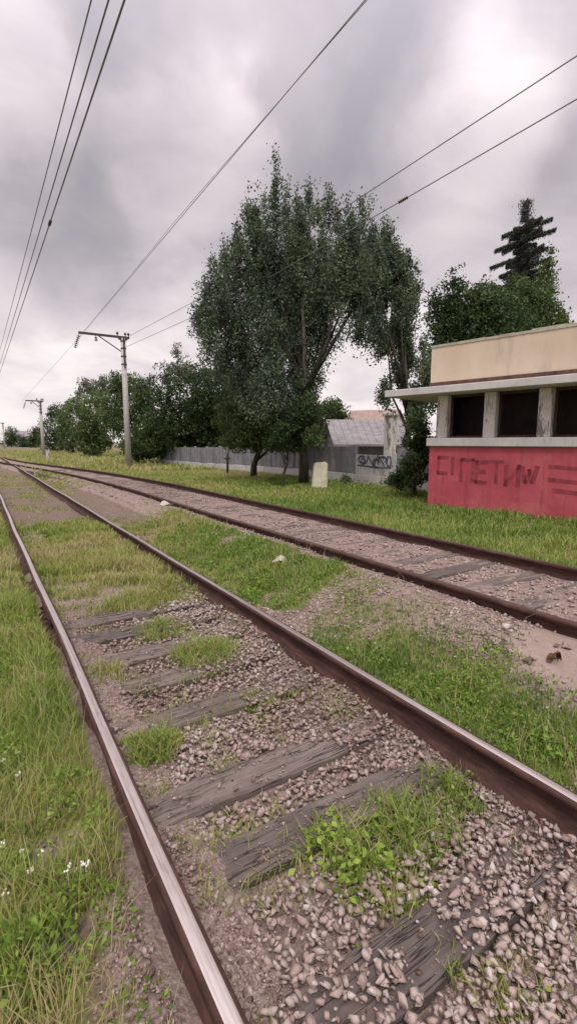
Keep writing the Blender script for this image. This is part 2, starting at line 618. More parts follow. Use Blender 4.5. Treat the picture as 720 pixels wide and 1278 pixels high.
def grass_w(x, y):
    """0..1: how thickly grass grows at a spot"""
    x = np.asarray(x, float)
    y = np.asarray(y, float)
    n = vnoise(x, y, 0.7, 21) * 0.6 + vnoise(x, y, 0.23, 22) * 0.4
    c2 = t2x(y)
    left = (1 - ss(x + .22 * (n - .5), 0.31 - .17 * (1 - ss(y, 1.2, 1.9)), 0.47)) * (0.7 + 0.5 * ss(n, 0.2, 0.5)) * (1 - .9 * ell(x, y, .16, 2.06, .12, .11)) * (1 - .8 * ell(x, y, .12, 1.63, .10, .09))
    left *= 1 - 0.55 * ell(x, y, 0.28, 1.0, 0.20, 0.9)
    inn = ((x > T1 - HALF + 0.05) & (x < T1 + HALF - 0.05)).astype(float)
    mid = ss(y + 1.2 * (n - .5), 4.6, 5.7) * (1 - ss(y, 9.0, 12.5)) * (0.25 + 0.85 * ss(n, 0.25, 0.52)) * (1 - 0.5 * ss(x, 1.55, 1.95) * (1 - ss(y, 6.5, 7.5)))
    mid = mid + 0.14 * ss(y, 11, 14) * ss(n, 0.35, 0.65)
    e1, e2 = T1 + HALF + 0.10, c2 - HALF - 0.22
    gap = ((x > e1 - 0.05) & (x < e2)).astype(float)
    nearr = (1 - ss(x + .5 * (n - .5), 2.62, 3.05)) * (1 - ss(y, 2.4, 3.8)) * (0.15 + 0.95 * ss(n, 0.30, 0.55)) * ss(x + .3 * (n - .5), 2.12, 2.34)
    patch = ss(y + 2 * (n - .5), 3.2, 5.0) * (1 - ss(y, 8.2, 11.0)) * (0.15 + 0.95 * ss(n, 0.30, 0.56))
    scr = 0.45 * ss(n, 0.40, 0.62) * (1 - ss(y, 9, 12)) + 0.45 * ss(y, 12, 24) * ss(n, 0.3, 0.6)
    between = np.maximum(np.maximum(nearr, patch), scr) * (1 - sand_w(x, y))
    right = ss(x, c2 + HALF + 0.12, c2 + HALF + 0.40) * (0.75 + 0.4 * ss(n, 0.2, 0.5))
    t2in = ((x > c2 - HALF) & (x < c2 + HALF)).astype(float) * 0.20 * ss(n, 0.55, 0.75)
    return np.clip(left + inn * mid + gap * between + right + t2in, 0, 1)


def straw_w(x, y):
    """how yellow or dry the grass is"""
    c2 = t2x(y)
    v = 0.39 + 0.60 * (vnoise(x, y, 1.6, 31) - 0.5) + 0.3 * (vnoise(x, y, 0.4, 32) - 0.5)
    v = v + 0.20 * ss(y, 4, 9) * (x < 3.4)
    v = v + 0.26 * ss(y, 11, 22) * (x > c2 + 0.7) - 0.16 * (x > c2 + 0.7) * (1 - ss(y, 7, 12))
    v = v + 0.25 * ell(x, y, 0.15, 0.8, 0.4, 0.8) - 0.14 * ell(x, y, 2.6, 1.6, 0.6, 1.6)
    return v


# ------------------------------------------------------------------ ground sheet
def axis(parts):
    return np.unique(np.round(np.concatenate([np.arange(a, b, s) for a, b, s in parts]), 3))


gx = axis([(-700, -60, 80), (-60, -8, 6), (-8, -1, .5), (-1, 6.5, .09), (6.5, 14, .3), (14, 40, 2), (40, 100, 10), (100, 900, 80)])
gy = axis([(-60, -4, 6), (-4, 0, .5), (0, 6, .09), (6, 14, .2), (14, 50, .8), (50, 120, 5), (120, 1600, 80)])
X, Y = np.meshgrid(gx, gy, indexing='ij')
Zg = ground_z(X, Y)
co = np.stack([X, Y, Zg], -1).reshape(-1, 3)
nx, ny = len(gx), len(gy)
idx = np.arange(nx * ny).reshape(nx, ny)
quads = np.stack([idx[:-1, :-1], idx[1:, :-1], idx[1:, 1:], idx[:-1, 1:]], -1).reshape(-1, 4)
me = np_mesh('ground', co, quads, M['ground'], smooth=True)
C2 = t2x(Y)
gravel = np.maximum(((X > 0.2) & (X < 2.35)) * (1 - ss(Y, 9, 13)) * 1.0, ((X > C2 - 1.5) & (X < C2 + 1.1)) * 0.85)
gravel = np.maximum(gravel, 0.6 * ((X > 2.2) & (X < C2 - 1.0) & (Y < 6)))
for nme, arr in (('grassy', grass_w(X, Y) * (1 - 0.5 * (Y > 60))), ('sandy', sand_w(X, Y)), ('gravelly', gravel)):
    at = me.attributes.new(nme, 'FLOAT', 'POINT')
    at.data.foreach_set('value', arr.astype(np.float32).ravel())
tag(link('ground', me), kind='structure')


# ------------------------------------------------------------------ tracks
def rail_profile():
    # half outline of a worn flat-bottom rail, foot at 0, top at .18
    h = [(0.075, 0.0), (0.075, 0.011), (0.030, 0.028), (0.011, 0.045), (0.0095, 0.120), (0.016, 0.136), (0.036, 0.146),
         (0.0375, 0.168), (0.033, 0.1755), (0.0215, 0.1787), (0.012, 0.1802)]
    return h + [(-x, z) for x, z in h[::-1]]


PROF = rail_profile()


def sweep_rail(name, path, topmat, parent):
    """path: list of (x, y, z) of the foot centre"""
    n = len(PROF)
    P = np.array(path, float)
    T = np.gradient(P[:, :2], axis=0)
    T /= np.linalg.norm(T, axis=1)[:, None]
    nr = np.stack([T[:, 1], -T[:, 0]], -1)
    co = np.zeros((len(P), n, 3))
    for k, (px, pz) in enumerate(PROF):
        co[:, k, 0] = P[:, 0] + nr[:, 0] * px
        co[:, k, 1] = P[:, 1] + nr[:, 1] * px
        co[:, k, 2] = P[:, 2] + pz
    idx = np.arange(len(P) * n).reshape(len(P), n)
    f, mi = [], []
    for k in range(n):
        k2 = (k + 1) % n
        f.append(np.stack([idx[:-1, k], idx[:-1, k2], idx[1:, k2], idx[1:, k]], -1))
        z0, z1 = PROF[k][1], PROF[k2][1]
        mi.append(np.full(len(P) - 1, 1 if (z0 + z1) / 2 > 0.1788 else 0))
    me = np_mesh(name, co.reshape(-1, 3), np.concatenate(f), M['rust'])
    me.materials.append(topmat)
    me.polygons.foreach_set('material_index', np.concatenate(mi).astype(np.int32))
    bm = bmesh.new()
    bm.from_mesh(me)
    bmesh.ops.recalc_face_normals(bm, faces=bm.faces)
    bm.verts.ensure_lookup_table()
    bm.faces.new([bm.verts[i] for i in idx[0]])
    bm.to_mesh(me)
    bm.free()
    return link(name, me, parent)


def sleeper_mesh(seed, length=2.70, width=0.225, thick=0.16):
    r = np.random.default_rng(seed)
    nxs, nys = 22, 5
    xs = np.linspace(-length / 2, length / 2, nxs)
    bm = bmesh.new()
    sec = [(-width / 2, -thick), (-width / 2, -0.012), (-width / 2 + 0.012, 0), (-width * .2, 0), (0.01, 0), (width * .22, 0), (width / 2 - 0.012, 0),
           (width / 2, -0.012), (width / 2, -thick)]
    rings = []
    crack = r.uniform(-0.3, 0.3) * width
    for i, x in enumerate(xs):
        ring = []
        for j, (yy, zz) in enumerate(sec):
            dz = 0
            if zz > -0.05:
                dz = r.normal(0, 0.0035) - (0.02 * r.random() if r.random() < 0.08 else 0)
                if j == 4 and r.random() < 0.75:
                    dz -= 0.012
            dy = r.normal(0, 0.004) + 0.008 * math.sin(x * 3 + seed)
            if i in (0, nxs - 1):
                dz -= r.random() * 0.02
            ring.append(bm.verts.new((x + r.normal(0, 0.008), yy + dy, zz + dz)))
        rings.append(ring)
    for i in range(nxs - 1):
        for j in range(len(sec) - 1):
            bm.faces.new((rings[i][j], rings[i + 1][j], rings[i + 1][j + 1], rings[i][j + 1]))
    bm.faces.new(rings[0])
    bm.faces.new(rings[-1][::-1])
    bmesh.ops.recalc_face_normals(bm, faces=bm.faces)
    me = bpy.data.meshes.new('sleeper')
    bm.to_mesh(me)
    bm.free()
    me.materials.append(M['wood'])
    return me


def plate_mesh():
    b = MB()
    b.box(-0.18, 0.18, -0.085, 0.085, 0.0, 0.014, bevel=0.004)
    for sx in (-0.125, 0.125):
        for sy in (-0.05, 0.05):
            b.tube([(sx, sy, 0.012), (sx, sy, 0.045)], 0.016, 6)
            b.box(sx - 0.024, sx + 0.024, sy - 0.024, sy + 0.024, 0.0145, 0.03)
    return b.mesh('tie_plate', M['tie_plate'])


SLM = [sleeper_mesh(s) for s in range(6)]
PLM = plate_mesh()


def lay_track(root, centre, height, rows, zoff, plates_to, topmat, y0, y1, seed):
    r = random.Random(seed)
    for k, y in enumerate(rows):
        cx = float(centre(y))
        s = link('sleeper', SLM[(k * 5 + seed) % 6], root)
        s.location = (cx + r.uniform(-.04, .04), y, float(height(y)) + zoff + r.uniform(-.008, .004))
        sl = (float(centre(y + .1)) - float(centre(y - .1))) / .2
        s.rotation_euler = (r.uniform(-.015, .015), 0, -math.atan(sl) + r.uniform(-.015, .015))
        if -0.5 < y < plates_to:
            for side in (-HALF,):
                p = link('tie_plate', PLM, s)
                p.location = (cx + side - s.location.x, 0, 0.003)
    ys = np.unique(np.concatenate([np.arange(y0, 14, 0.25), np.arange(14, y1, 1.0)]))
    for side in (-HALF, HALF):
        wob = 0.006 * np.sin(ys * 0.55 + side) + 0.004 * np.sin(ys * 1.7 + seed)
        c = np.array([float(centre(v)) for v in ys])
        sl = np.gradient(c, ys)
        z = np.array([float(height(v)) for v in ys]) + 0.012 + 0.004 * np.sin(ys * 0.8 + side * 3)
        path = np.stack([c + side * np.sqrt(1 + sl ** 2) + wob, ys, z], -1)
        sweep_rail('rail', path, topmat, root)


main = tag(empty('railway_track', (0, 0, 0)), 'main railway track with shiny rail tops and half buried wooden sleepers', 'railway track', 'railway tracks')
lay_track(main, lambda y: T1, lambda y: 0.0, SLEEP1, -0.006, 1.8, M['polish'], -4, 260, 1)
siding = tag(empty('railway_track', (0, 0, 0)), 'dull rusty siding track raised beside the lawn of the red shelter', 'railway track', 'railway tracks')
lay_track(siding, t2x, t2z, SLEEP2, 0.060, -9, M['dull'], -4, 62, 2)

# a bolted joint in the left rail of the main track
for sx in (-1, 1):
    b = MB()
    xx = T1 - HALF
    b.prism([(sx * 0.014, 0.046), (sx * 0.040, 0.040), (sx * 0.030, 0.062), (sx * 0.028, 0.110), (sx * 0.036, 0.134), (sx * 0.018, 0.134)], 4.60, 5.20)
    for yy in (4.67, 4.80, 5.0, 5.13):
        b.tube([(sx * 0.028, yy, 0.085), (sx * 0.056, yy, 0.085)], 0.016, 6)
    o = b.build('fishplate', M['rust'], main)
    o.location = (xx, 0, 0.012)

# ------------------------------------------------------------------ ballast stones
def stone_protos(n):
    out = []
    r = np.random.default_rng(5)
    for i in range(n):
        bm = bmesh.new()
        pts = r.normal(size=(10, 3))
        pts /= np.linalg.norm(pts, axis=1)[:, None]
        pts *= np.array([0.5, r.uniform(.32, .46), r.uniform(.20, .30)]) * r.uniform(.80, 1.12, (10, 1))
        for p in pts:
            bm.verts.new(p)
        res = bmesh.ops.convex_hull(bm, input=bm.verts)
        dead = [e for e in res['geom_interior'] if isinstance(e, bmesh.types.BMVert)]
        if dead:
            bmesh.ops.delete(bm, geom=dead, context='VERTS')
        bmesh.ops.triangulate(bm, faces=bm.faces)
        bm.verts.ensure_lookup_table()
        bm.verts.index_update()
        v = np.array([w.co[:] for w in bm.verts])
        f = np.array([[w.index for w in q.verts] for q in bm.faces])
        out.append((v, f))
        bm.free()
    return out


PROTO = stone_protos(14)


def scatter_stones(name, pos, size, tint, label=None):
    cos, fs, ts, base = [], [], [], 0
    kind = RNG.integers(0, len(PROTO), len(pos))
    for k, (v, f) in enumerate(PROTO):
        s = np.where(kind == k)[0]
        if not len(s):
            continue
        n = len(s)
        a = RNG.uniform(0, 2 * np.pi, n)
        tx, ty = RNG.normal(0, .35, n), RNG.normal(0, .35, n)
        ca, sa = np.cos(a), np.sin(a)
        Rz = np.zeros((n, 3, 3))
        Rz[:, 0, 0], Rz[:, 0, 1], Rz[:, 1, 0], Rz[:, 1, 1], Rz[:, 2, 2] = ca, -sa, sa, ca, 1
        Rx = np.zeros((n, 3, 3))
        Rx[:, 0, 0], Rx[:, 1, 1], Rx[:, 1, 2], Rx[:, 2, 1], Rx[:, 2, 2] = 1, np.cos(tx), -np.sin(tx), np.sin(tx), np.cos(tx)
        Ry = np.zeros((n, 3, 3))
        Ry[:, 1, 1], Ry[:, 0, 0], Ry[:, 0, 2], Ry[:, 2, 0], Ry[:, 2, 2] = 1, np.cos(ty), np.sin(ty), -np.sin(ty), np.cos(ty)
        Q = Rz @ Rx @ Ry
        w = np.einsum('nij,vj->nvi', Q, v) * size[s][:, None, None] + pos[s][:, None, :]
        cos.append(w.reshape(-1, 3))
        fs.append((f[None] + (np.arange(n) * len(v))[:, None, None] + base).reshape(-1, 3))
        ts.append(np.repeat(tint[s], len(v)))
        base += n * len(v)
    me = np_mesh(name, np.concatenate(cos), np.concatenate(fs), M['stone'], np.concatenate(ts))
    return tag(link(name, me), label, kind='stuff')


def on_sleeper(x, y, rows, c, half=0.115):
    d = np.min(np.abs(np.asarray(y)[:, None] - np.array(rows)[None]), axis=1)
    return (d < half) & (np.abs(x - c) < 1.33)


def stones_main():
    P, S, T = [], [], []
    for layer, (zlo, zhi) in enumerate([(-0.046, -0.026), (-0.034, -0.012)]):
        n = 26000 if layer == 0 else 19000
        x = RNG.uniform(-0.05, 2.5, n)
        y = RNG.uniform(-0.3, 9.5, n) ** 1.0
        y = -0.3 + (RNG.random(n) ** 1.35) * 9.8
        keep = np.ones(n, bool)
        ons = on_sleeper(x, y, SLEEP1, T1, 0.135)
        bury = (vnoise(x, y, 0.45, 41) > 0.70) | ((y < 1.2) & (x > 1.28)) | ((y > 2.5) & (x > 1.22 + .25 * vnoise(x, y, .3, 47)))
        keep &= ~ons | (bury & (RNG.random(n) < 0.8))
        inside = (x > T1 - HALF + .07) & (x < T1 + HALF - .07)
        keep &= inside | ((RNG.random(n) < 0.15) & (x > 1))
        keep &= ~((np.abs(x - (T1 - HALF)) < 0.085) | (np.abs(x - (T1 + HALF)) < 0.07))
        keep &= RNG.random(n) > grass_w(x, y) * 0.75
        keep &= RNG.random(n) > 0.97 * ss(y, 4.8, 5.6)
        keep &= RNG.random(n) > 0.7 * ell(x, y, .58, 3.2, .17, 2.0) * (vnoise(x, y, .25, 13) > .35)
        x, y, o = x[keep], y[keep], ons[keep]
        z = np.maximum(RNG.uniform(zlo, zhi, len(x)), ground_z(x, y) - .004) + 0.012 * (vnoise(x, y, 0.5, 44) - 0.5) + o * 0.03
        P.append(np.stack([x, y, z], -1))
        S.append(RNG.uniform(.022, .049, len(x)) * RNG.choice([.7, 1, 1, 1.1, 1.35], len(x)))
        T.append(np.clip(RNG.normal(.5, .17, len(x)) + 0.5 * (vnoise(x, y, 0.8, 45) - .5), 0, 1))
    return map(np.concatenate, (P, S, T))


scatter_stones('ballast_gravel', *stones_main(), label='pinkish broken ballast stones lying between the main rails')


def stones_grit():
    n = 60000
    x, y = RNG.uniform(0.0, 2.3, n), 0.35 + RNG.random(n) ** 1.4 * 5.0
    k = (RNG.random(n) > grass_w(x, y) * .85) & (np.abs(x - (T1 - HALF)) > .05) & (np.abs(x - (T1 + HALF)) > .05)
    k &= ~on_sleeper(x, y, SLEEP1, T1, .11) | (RNG.random(n) < .10) | (ground_z(x, y) > 0)
    x, y = x[k], y[k]
    z = np.where(on_sleeper(x, y, SLEEP1, T1, .11), np.maximum(ground_z(x, y), 0.0), ground_z(x, y)) + .001
    return np.stack([x, y, z], -1), RNG.uniform(.007, .020, len(x)) * RNG.choice([1, 1, 1.6], len(x)), np.clip(RNG.normal(.3, .22, len(x)), 0, 1)


scatter_stones('fine_gravel', *stones_grit(), label='fine grit and small chips on the dirt along the main rails')


def stones_side():
    P, S, T = [], [], []
    n = 15000
    x, y = RNG.uniform(2.15, 3.55, n), 0.2 + RNG.random(n) ** 1.3 * 9
    k = (RNG.random(n) > grass_w(x, y) * 0.8) & (RNG.random(n) > sand_w(x, y) * 0.80) & (RNG.random(n) < 0.15 + 0.85 * ss(vnoise(x, y, .5, 51), .3, .6))
    x, y = x[k], y[k]
    P.append(np.stack([x, y, ground_z(x, y) + 0.004], -1))
    S.append(RNG.uniform(.02, .06, len(x)))
    T.append(np.clip(RNG.normal(.45, .2, len(x)), 0, 1))
    n = 15000
    y = -1 + RNG.random(n) ** 1.3 * 20
    x = t2x(y) + RNG.uniform(-1.25, 1.15, n)
    k = (~on_sleeper(x, y, SLEEP2, t2x(y), 0.12) | ((RNG.random(n) < .5) & (vnoise(x, y, .8, 58) > .55))) & (np.abs(np.abs(x - t2x(y)) - HALF) > .085) & (RNG.random(n) > grass_w(x, y) * .8)
    k &= (np.abs(x - t2x(y)) < HALF) | (RNG.random(n) < .35)
    x, y = x[k], y[k]
    P.append(np.stack([x, y, np.maximum(ground_z(x, y), t2z(y) + .02) + RNG.uniform(-.01, .016, len(x))], -1))
    S.append(RNG.uniform(.035, .07, len(x)))
    T.append(np.clip(RNG.normal(.45, .2, len(x)), 0, 1))
    return map(np.concatenate, (P, S, T))


scatter_stones('siding_gravel', *stones_side(), label='grey brown stones around the rusty siding and beside it')


# ------------------------------------------------------------------ grass
def blade_mesh(name, pos, h, w, lean, tint, mat, parent=None):
    n = len(pos)
    a = RNG.uniform(0, 2 * np.pi, n)
    side = np.stack([np.cos(a), np.sin(a), np.zeros(n)], -1)
    b = a + RNG.normal(np.pi / 2, .6, n)
    fw = np.stack([np.cos(b), np.sin(b), np.zeros(n)], -1)
    up = np.array([0, 0, 1.0])
    rows = []
    for t, ww in ((0, .8), (.5, 1.0), (1.0, 0)):
        c = pos + up * (h * (t - .28 * lean * t * t))[:, None] + fw * (h * lean * t * t)[:, None]
        if ww:
            rows += [c - side * (w * ww / 2)[:, None], c + side * (w * ww / 2)[:, None]]
        else:
            rows.append(c)
    co = np.stack(rows, 1).reshape(-1, 3)
    i = np.arange(n)[:, None] * 5
    f = np.concatenate([i + np.array([[0, 1, 3]]), i + np.array([[0, 3, 2]]), i + np.array([[2, 3, 4]])])
    me = np_mesh(name, co, f, mat, np.repeat(np.clip(tint, 0, 1), 5))
    return link(name, me, parent)


def grass_area(name, label, n, xr, yr, hr, wr, seed=0, ypow=1.0, hmul=None, cond=None):
    x = RNG.uniform(*xr, n)
    y = yr[0] + RNG.random(n) ** ypow * (yr[1] - yr[0])
    k = RNG.random(n) < grass_w(x, y)
    k &= (np.abs(x - (T1 - HALF)) > .055) & (np.abs(x - (T1 + HALF)) > .055)
    c2 = t2x(y)
    k &= (np.abs(x - (c2 - HALF)) > .06) & (np.abs(x - (c2 + HALF)) > .06)
    if cond is not None:
        k &= cond(x, y)
    x, y = x[k], y[k]
    clump = vnoise(x, y, 0.30, 60 + seed)
    h = RNG.uniform(*hr, len(x)) * (0.45 + 1.0 * clump) * (0.45 + .55 * ss(grass_w(x, y), .15, .6))
    w = RNG.uniform(*wr, len(x))
    dist = np.sqrt(x * x + y * y)
    w = w * np.clip(dist / 3.0, 0.7, 6)
    t = straw_w(x, y) + RNG.normal(0, .13, len(x)) + (RNG.random(len(x)) < .10) * .4
    o = blade_mesh(name, np.stack([x, y, ground_z(x, y) - .01], -1), h, w, RNG.uniform(.1, .8, len(x)), t, M['grass'])
    return tag(o, label, kind='stuff')


grass_area('verge_grass', 'mixed green grass along the outer side of the main track', 110000, (-1.5, 0.42), (0.4, 16), (.06, .15), (.004, .007), 1, 1.7)
grass_area('track_grass', 'yellow green grass growing between the rails of the main track', 90000, (0.5, 2.0), (4.4, 30), (.06, .16), (.004, .007), 2, 1.6)
grass_area('strip_grass', 'green grass strip between the main track and the siding', 120000, (2.05, 3.6), (0.3, 28), (.04, .105), (.004, .007), 3, 1.7)
grass_area('lawn_grass', 'green lawn between the siding and the red shelter', 190000, (3.6, 13.5), (-1, 36), (.06, .16), (.004, .007), 4, 1.5,
           cond=lambda x, y: x > t2x(y) + .8)
grass_area('siding_grass', 'thin grass sprouting between the rails of the siding', 14000, (3.3, 5.4), (0, 20), (.03, .09), (.004, .006), 6, 1.3,
           cond=lambda x, y: np.abs(x - t2x(y)) < .8)
grass_area('far_grass', 'pale grass along the line far away', 26000, (-6, 22), (26, 110), (.12, .35), (.012, .02), 5, 1.6)


def stalks(name, label, n, xr, yr):
    x, y = RNG.uniform(*xr, n), yr[0] + RNG.random(n) ** 1.5 * (yr[1] - yr[0])
    k = (RNG.random(n) < grass_w(x, y)) & (vnoise(x, y, .5, 77) > .42)
    x, y = x[k], y[k]
    o = blade_mesh(name, np.stack([x, y, ground_z(x, y) - .01], -1), RNG.uniform(.12, .30, len(x)), RNG.uniform(.002, .0035, len(x)) * np.clip(y / 3, .8, 3), RNG.uniform(.1, .9, len(x)),
                   RNG.normal(.93, .07, len(x)), M['grass'])
    tag(o, label, kind='stuff')


stalks('dry_stalks', 'thin dead straw stalks standing in the verge grass', 3200, (-.8, .38), (.5, 9))
stalks('dry_stalks', 'thin dead straw stalks standing in the strip between the tracks', 2600, (2.1, 3.5), (.8, 11))

n_ = 26000
x_, y_ = RNG.uniform(.55, 1.97, n_), .5 + RNG.random(n_) ** 1.2 * 5
e_ = np.min(np.abs(np.abs(y_[:, None] - np.array(SLEEP1)[None]) - .125), axis=1)
k_ = (vnoise(x_, y_, .20, 101) > .66) & (RNG.random(n_) < np.where(e_ < .05, .8, .22))
x_, y_ = x_[k_], y_[k_]
tag(blade_mesh('ballast_shoots', np.stack([x_, y_, np.maximum(ground_z(x_, y_), -.02) - .01], -1), RNG.uniform(.02, .085, len(x_)), RNG.uniform(.003, .006, len(x_)), RNG.uniform(.2, 1.0, len(x_)),
               RNG.normal(.58, .2, len(x_)), M['grass']), 'sparse short shoots sprouting from the ballast along the sleepers', kind='stuff')

# ------------------------------------------------------------------ leafy clusters
def leaves_at(pos, size, tint, aspect=0.55, upbias=0.0, axis_dir=None):
    """diamond leaves, four corners each; returns co, faces, tint"""
    n = len(pos)
    a = RNG.normal(size=(n, 3))
    if axis_dir is not None:
        a = a * 0.6 + axis_dir
    a[:, 2] += upbias
    a /= np.linalg.norm(a, axis=1)[:, None]
    b = np.cross(a, RNG.normal(size=(n, 3)))
    b /= np.linalg.norm(b, axis=1)[:, None] + 1e-9
    s = size[:, None]
    nrm = np.cross(a, b)
    co = np.stack([pos - a * s * .5, pos + b * s * aspect * .5 + nrm * s * .08, pos + a * s * .5, pos - b * s * aspect * .5 + nrm * s * .08], 1).reshape(-1, 3)
    f = np.arange(n)[:, None] * 4 + np.array([[0, 1, 2, 3]])
    return co, f, np.repeat(np.clip(tint, 0, 1), 4)


def weed_clump(px_name, label, x, y, r, n_leaf, n_blade, hgt, tint0=.5, leaf=(.02, .045), flowers=0, group=None):
    z = float(ground_z(x, y))
    root = tag(empty(px_name, (x, y, z)), label, 'weed', group)
    sd_ = int(abs(x * 977 + y * 131)) % 97

    def ragged(n):
        a = RNG.uniform(0, 2 * np.pi, n)
        edge = .45 + .95 * vnoise(np.cos(a) * 1.6 + x * 3, np.sin(a) * 1.6 + y * 3, .55, sd_)
        rr = r * np.sqrt(RNG.random(n)) * edge * np.where(RNG.random(n) < .10, 1.6, 1.0)
        keep = vnoise(rr * np.cos(a) * 1.0 + x, rr * np.sin(a) + y, .075, sd_ + 3) > .30
        return a[keep], rr[keep]

    if n_blade:
        a, rr = ragged(n_blade)
        n_blade = len(a)
        bx, by = rr * np.cos(a), rr * np.sin(a)
        h = hgt * RNG.uniform(.4, 1.2, n_blade) * np.clip(1.15 - .5 * rr / r, .35, 1.2)
        blade_mesh('grass_blades', np.stack([bx, by, np.full(n_blade, -.015)], -1), h, RNG.uniform(.004, .008, n_blade), RNG.uniform(.15, .9, n_blade),
                   RNG.normal(tint0 * .75, .16, n_blade) + (RNG.random(n_blade) < .12) * .45, M['grass'], root)['kind'] = 'stuff'
    if n_leaf:
        a, rr = ragged(n_leaf)
        n_leaf = len(a)
        lump = vnoise(rr * np.cos(a) + x, rr * np.sin(a) + y, .08, 9)
        p = np.stack([rr * np.cos(a), rr * np.sin(a), hgt * .8 * RNG.random(n_leaf) * np.clip(1 - .5 * (rr / r) ** 2, .15, 1) * (.4 + lump)], -1)
        co, f, t = leaves_at(p, RNG.uniform(*leaf, n_leaf), RNG.normal(tint0, .2, n_leaf), .6)
        link('leaves', np_mesh('leaves', co, f, M['weed'], t), root)['kind'] = 'stuff'
        b = MB()
        for k in range(14):
            j = RNG.integers(0, n_leaf)
            q = p[j]
            b.tube([(q[0] * .5, q[1] * .5, -.02), (q[0] * .8, q[1] * .8, q[2] * .6), tuple(q)], .0022, 4, caps=False)
        b.build('stems', M['weed_stem'], root)['kind'] = 'stuff'
    for k in range(flowers):
        a, rr = random.uniform(0, 6.28), r * math.sqrt(random.random())
        b = MB()
        hh = hgt * random.uniform(.45, .85)
        for q in range(7):
            an = q * .9
            c = Vector((random.uniform(-.012, .012), random.uniform(-.012, .012), random.uniform(-.008, .006)))
            bmesh.ops.create_icosphere(b.bm, subdivisions=1, radius=.0042, matrix=Matrix.Translation(c))
        b.tube([(0, 0, -hh), (0, 0, 0)], .0015, 4, caps=False)
        o = b.build('flower', M['petal'], root)
        o.location = (rr * math.cos(a), rr * math.sin(a), hh)
    return root


M['weed_stem'] = simple('weed_stem', lin(.16, .2, .06), lin(.28, .26, .12), 10)
WG = 'weed clumps growing in the ballast'
weed_clump('weed_clump', 'large bright leafy weed clump between the nearest two sleepers', 1.18, 1.42, .21, 900, 500, .17, .66, (.022, .045), 0, WG)
weed_clump('grass_tuft', 'grassy tail of the large weed clump, just to its right in the ballast', 1.50, 1.38, .23, 320, 1500, .17, .52, (.02, .04), 0, WG)
weed_clump('grass_tuft', 'thin straggling tuft trailing from the large weed clump towards the camera', 1.28, 1.16, .15, 90, 420, .11, .62, (.02, .035), 0, WG)
weed_clump('grass_tuft', 'tall yellow green grass tuft in the middle of the track, beyond the bare ballast', 1.47, 3.50, .30, 200, 2200, .22, .62, (.02, .035), 0, WG)
weed_clump('grass_tuft', 'grass tuft behind the tall yellow green one, spilling from the overgrown stretch', 1.33, 4.25, .28, 100, 1300, .18, .6, (.02, .03), 0, WG)
weed_clump('grass_tuft', 'small low grass tuft at the end of a half buried sleeper', 1.45, 2.70, .17, 40, 800, .12, .62, (.02, .03), 0, WG)
weed_clump('grass_tuft', 'olive grass tuft hugging the inside of the left rail', .70, 2.52, .17, 60, 950, .12, .6, (.02, .03), 0, WG)
weed_clump('grass_tuft', 'grass tuft hugging the rusty web of the right rail', 1.88, 1.42, .19, 160, 900, .13, .45, (.02, .03), 0, WG)
weed_clump('grass_tuft', 'dry brownish grass tuft at the bottom edge of the photo', 1.30, .72, .20, 60, 900, .08, .85, (.015, .03), 0, WG)
weed_clump('grass_tuft', 'withered flat grass tuft in the stones near the bottom right corner', 1.62, .86, .18, 0, 500, .07, .95, (.015, .03), 0, WG)
weed_clump('grass_tuft', 'sparse reddish dry tuft beside the left rail near the overgrown stretch', .68, 3.6, .16, 0, 420, .08, .9, (.02, .03), 0, WG)
VG = 'leafy plants on the grassy verge'
weed_clump('leafy_plant', 'bright green leafy plant with white flowers beside the bare sleeper end', .06, 1.98, .16, 520, 160, .16, .45, (.018, .035), 5, VG)
weed_clump('leafy_plant', 'dense green leafy plant at the lower left corner', -.02, 1.60, .17, 560, 180, .19, .35, (.018, .04), 2, VG)
weed_clump('leafy_plant', 'pale stalky plant with tiny white blossoms near the left rail', .19, 1.72, .12, 200, 160, .15, .75, (.014, .03), 4, VG)
weed_clump('leafy_plant', 'green plant with cream blossoms on the left edge of the photo', .0, 2.62, .17, 320, 220, .13, .45, (.018, .03), 6, VG)
for k, (x, y, lab) in enumerate([(2.52, 1.35, 'lush leafy plant close to the right rail, nearest the bottom right'), (2.55, 1.95, 'lush leafy plant close to the right rail, beside the sandy patch'),
                                 (2.45, 2.65, 'leafy plant beside the right rail, next to the stony strip'), (2.62, 4.9, 'leafy weed clump beside the pale yellowish scrap'),
                                 (2.75, 6.6, 'leafy weed clump in the grassy strip short of the white scrap')]):
    weed_clump('leafy_plant', lab, x, y, .22, 420, 260, .14, .32 if k < 3 else .5, (.02, .04), 0, VG)

def ground_cover(name, label, n, xr, yr, hmax, size, tint0, seed):
    x, y = RNG.uniform(*xr, n), yr[0] + RNG.random(n) ** 1.5 * (yr[1] - yr[0])
    lump = vnoise(x, y, .22, seed) * .65 + vnoise(x, y, .07, seed + 1) * .35
    k = (lump > .46) & (RNG.random(n) < grass_w(x, y))
    x, y, lump = x[k], y[k], lump[k]
    z = ground_z(x, y) + hmax * RNG.random(len(x)) * np.clip((lump - .40) * 3, 0.1, 1)
    co, f, t = leaves_at(np.stack([x, y, z], -1), RNG.uniform(*size, len(x)), RNG.normal(tint0, .17, len(x)) + .5 * (vnoise(x, y, .5, seed + 2) - .5), .5, .5)
    tag(link(name, np_mesh(name, co, f, M['weed'], t)), label, kind='stuff')


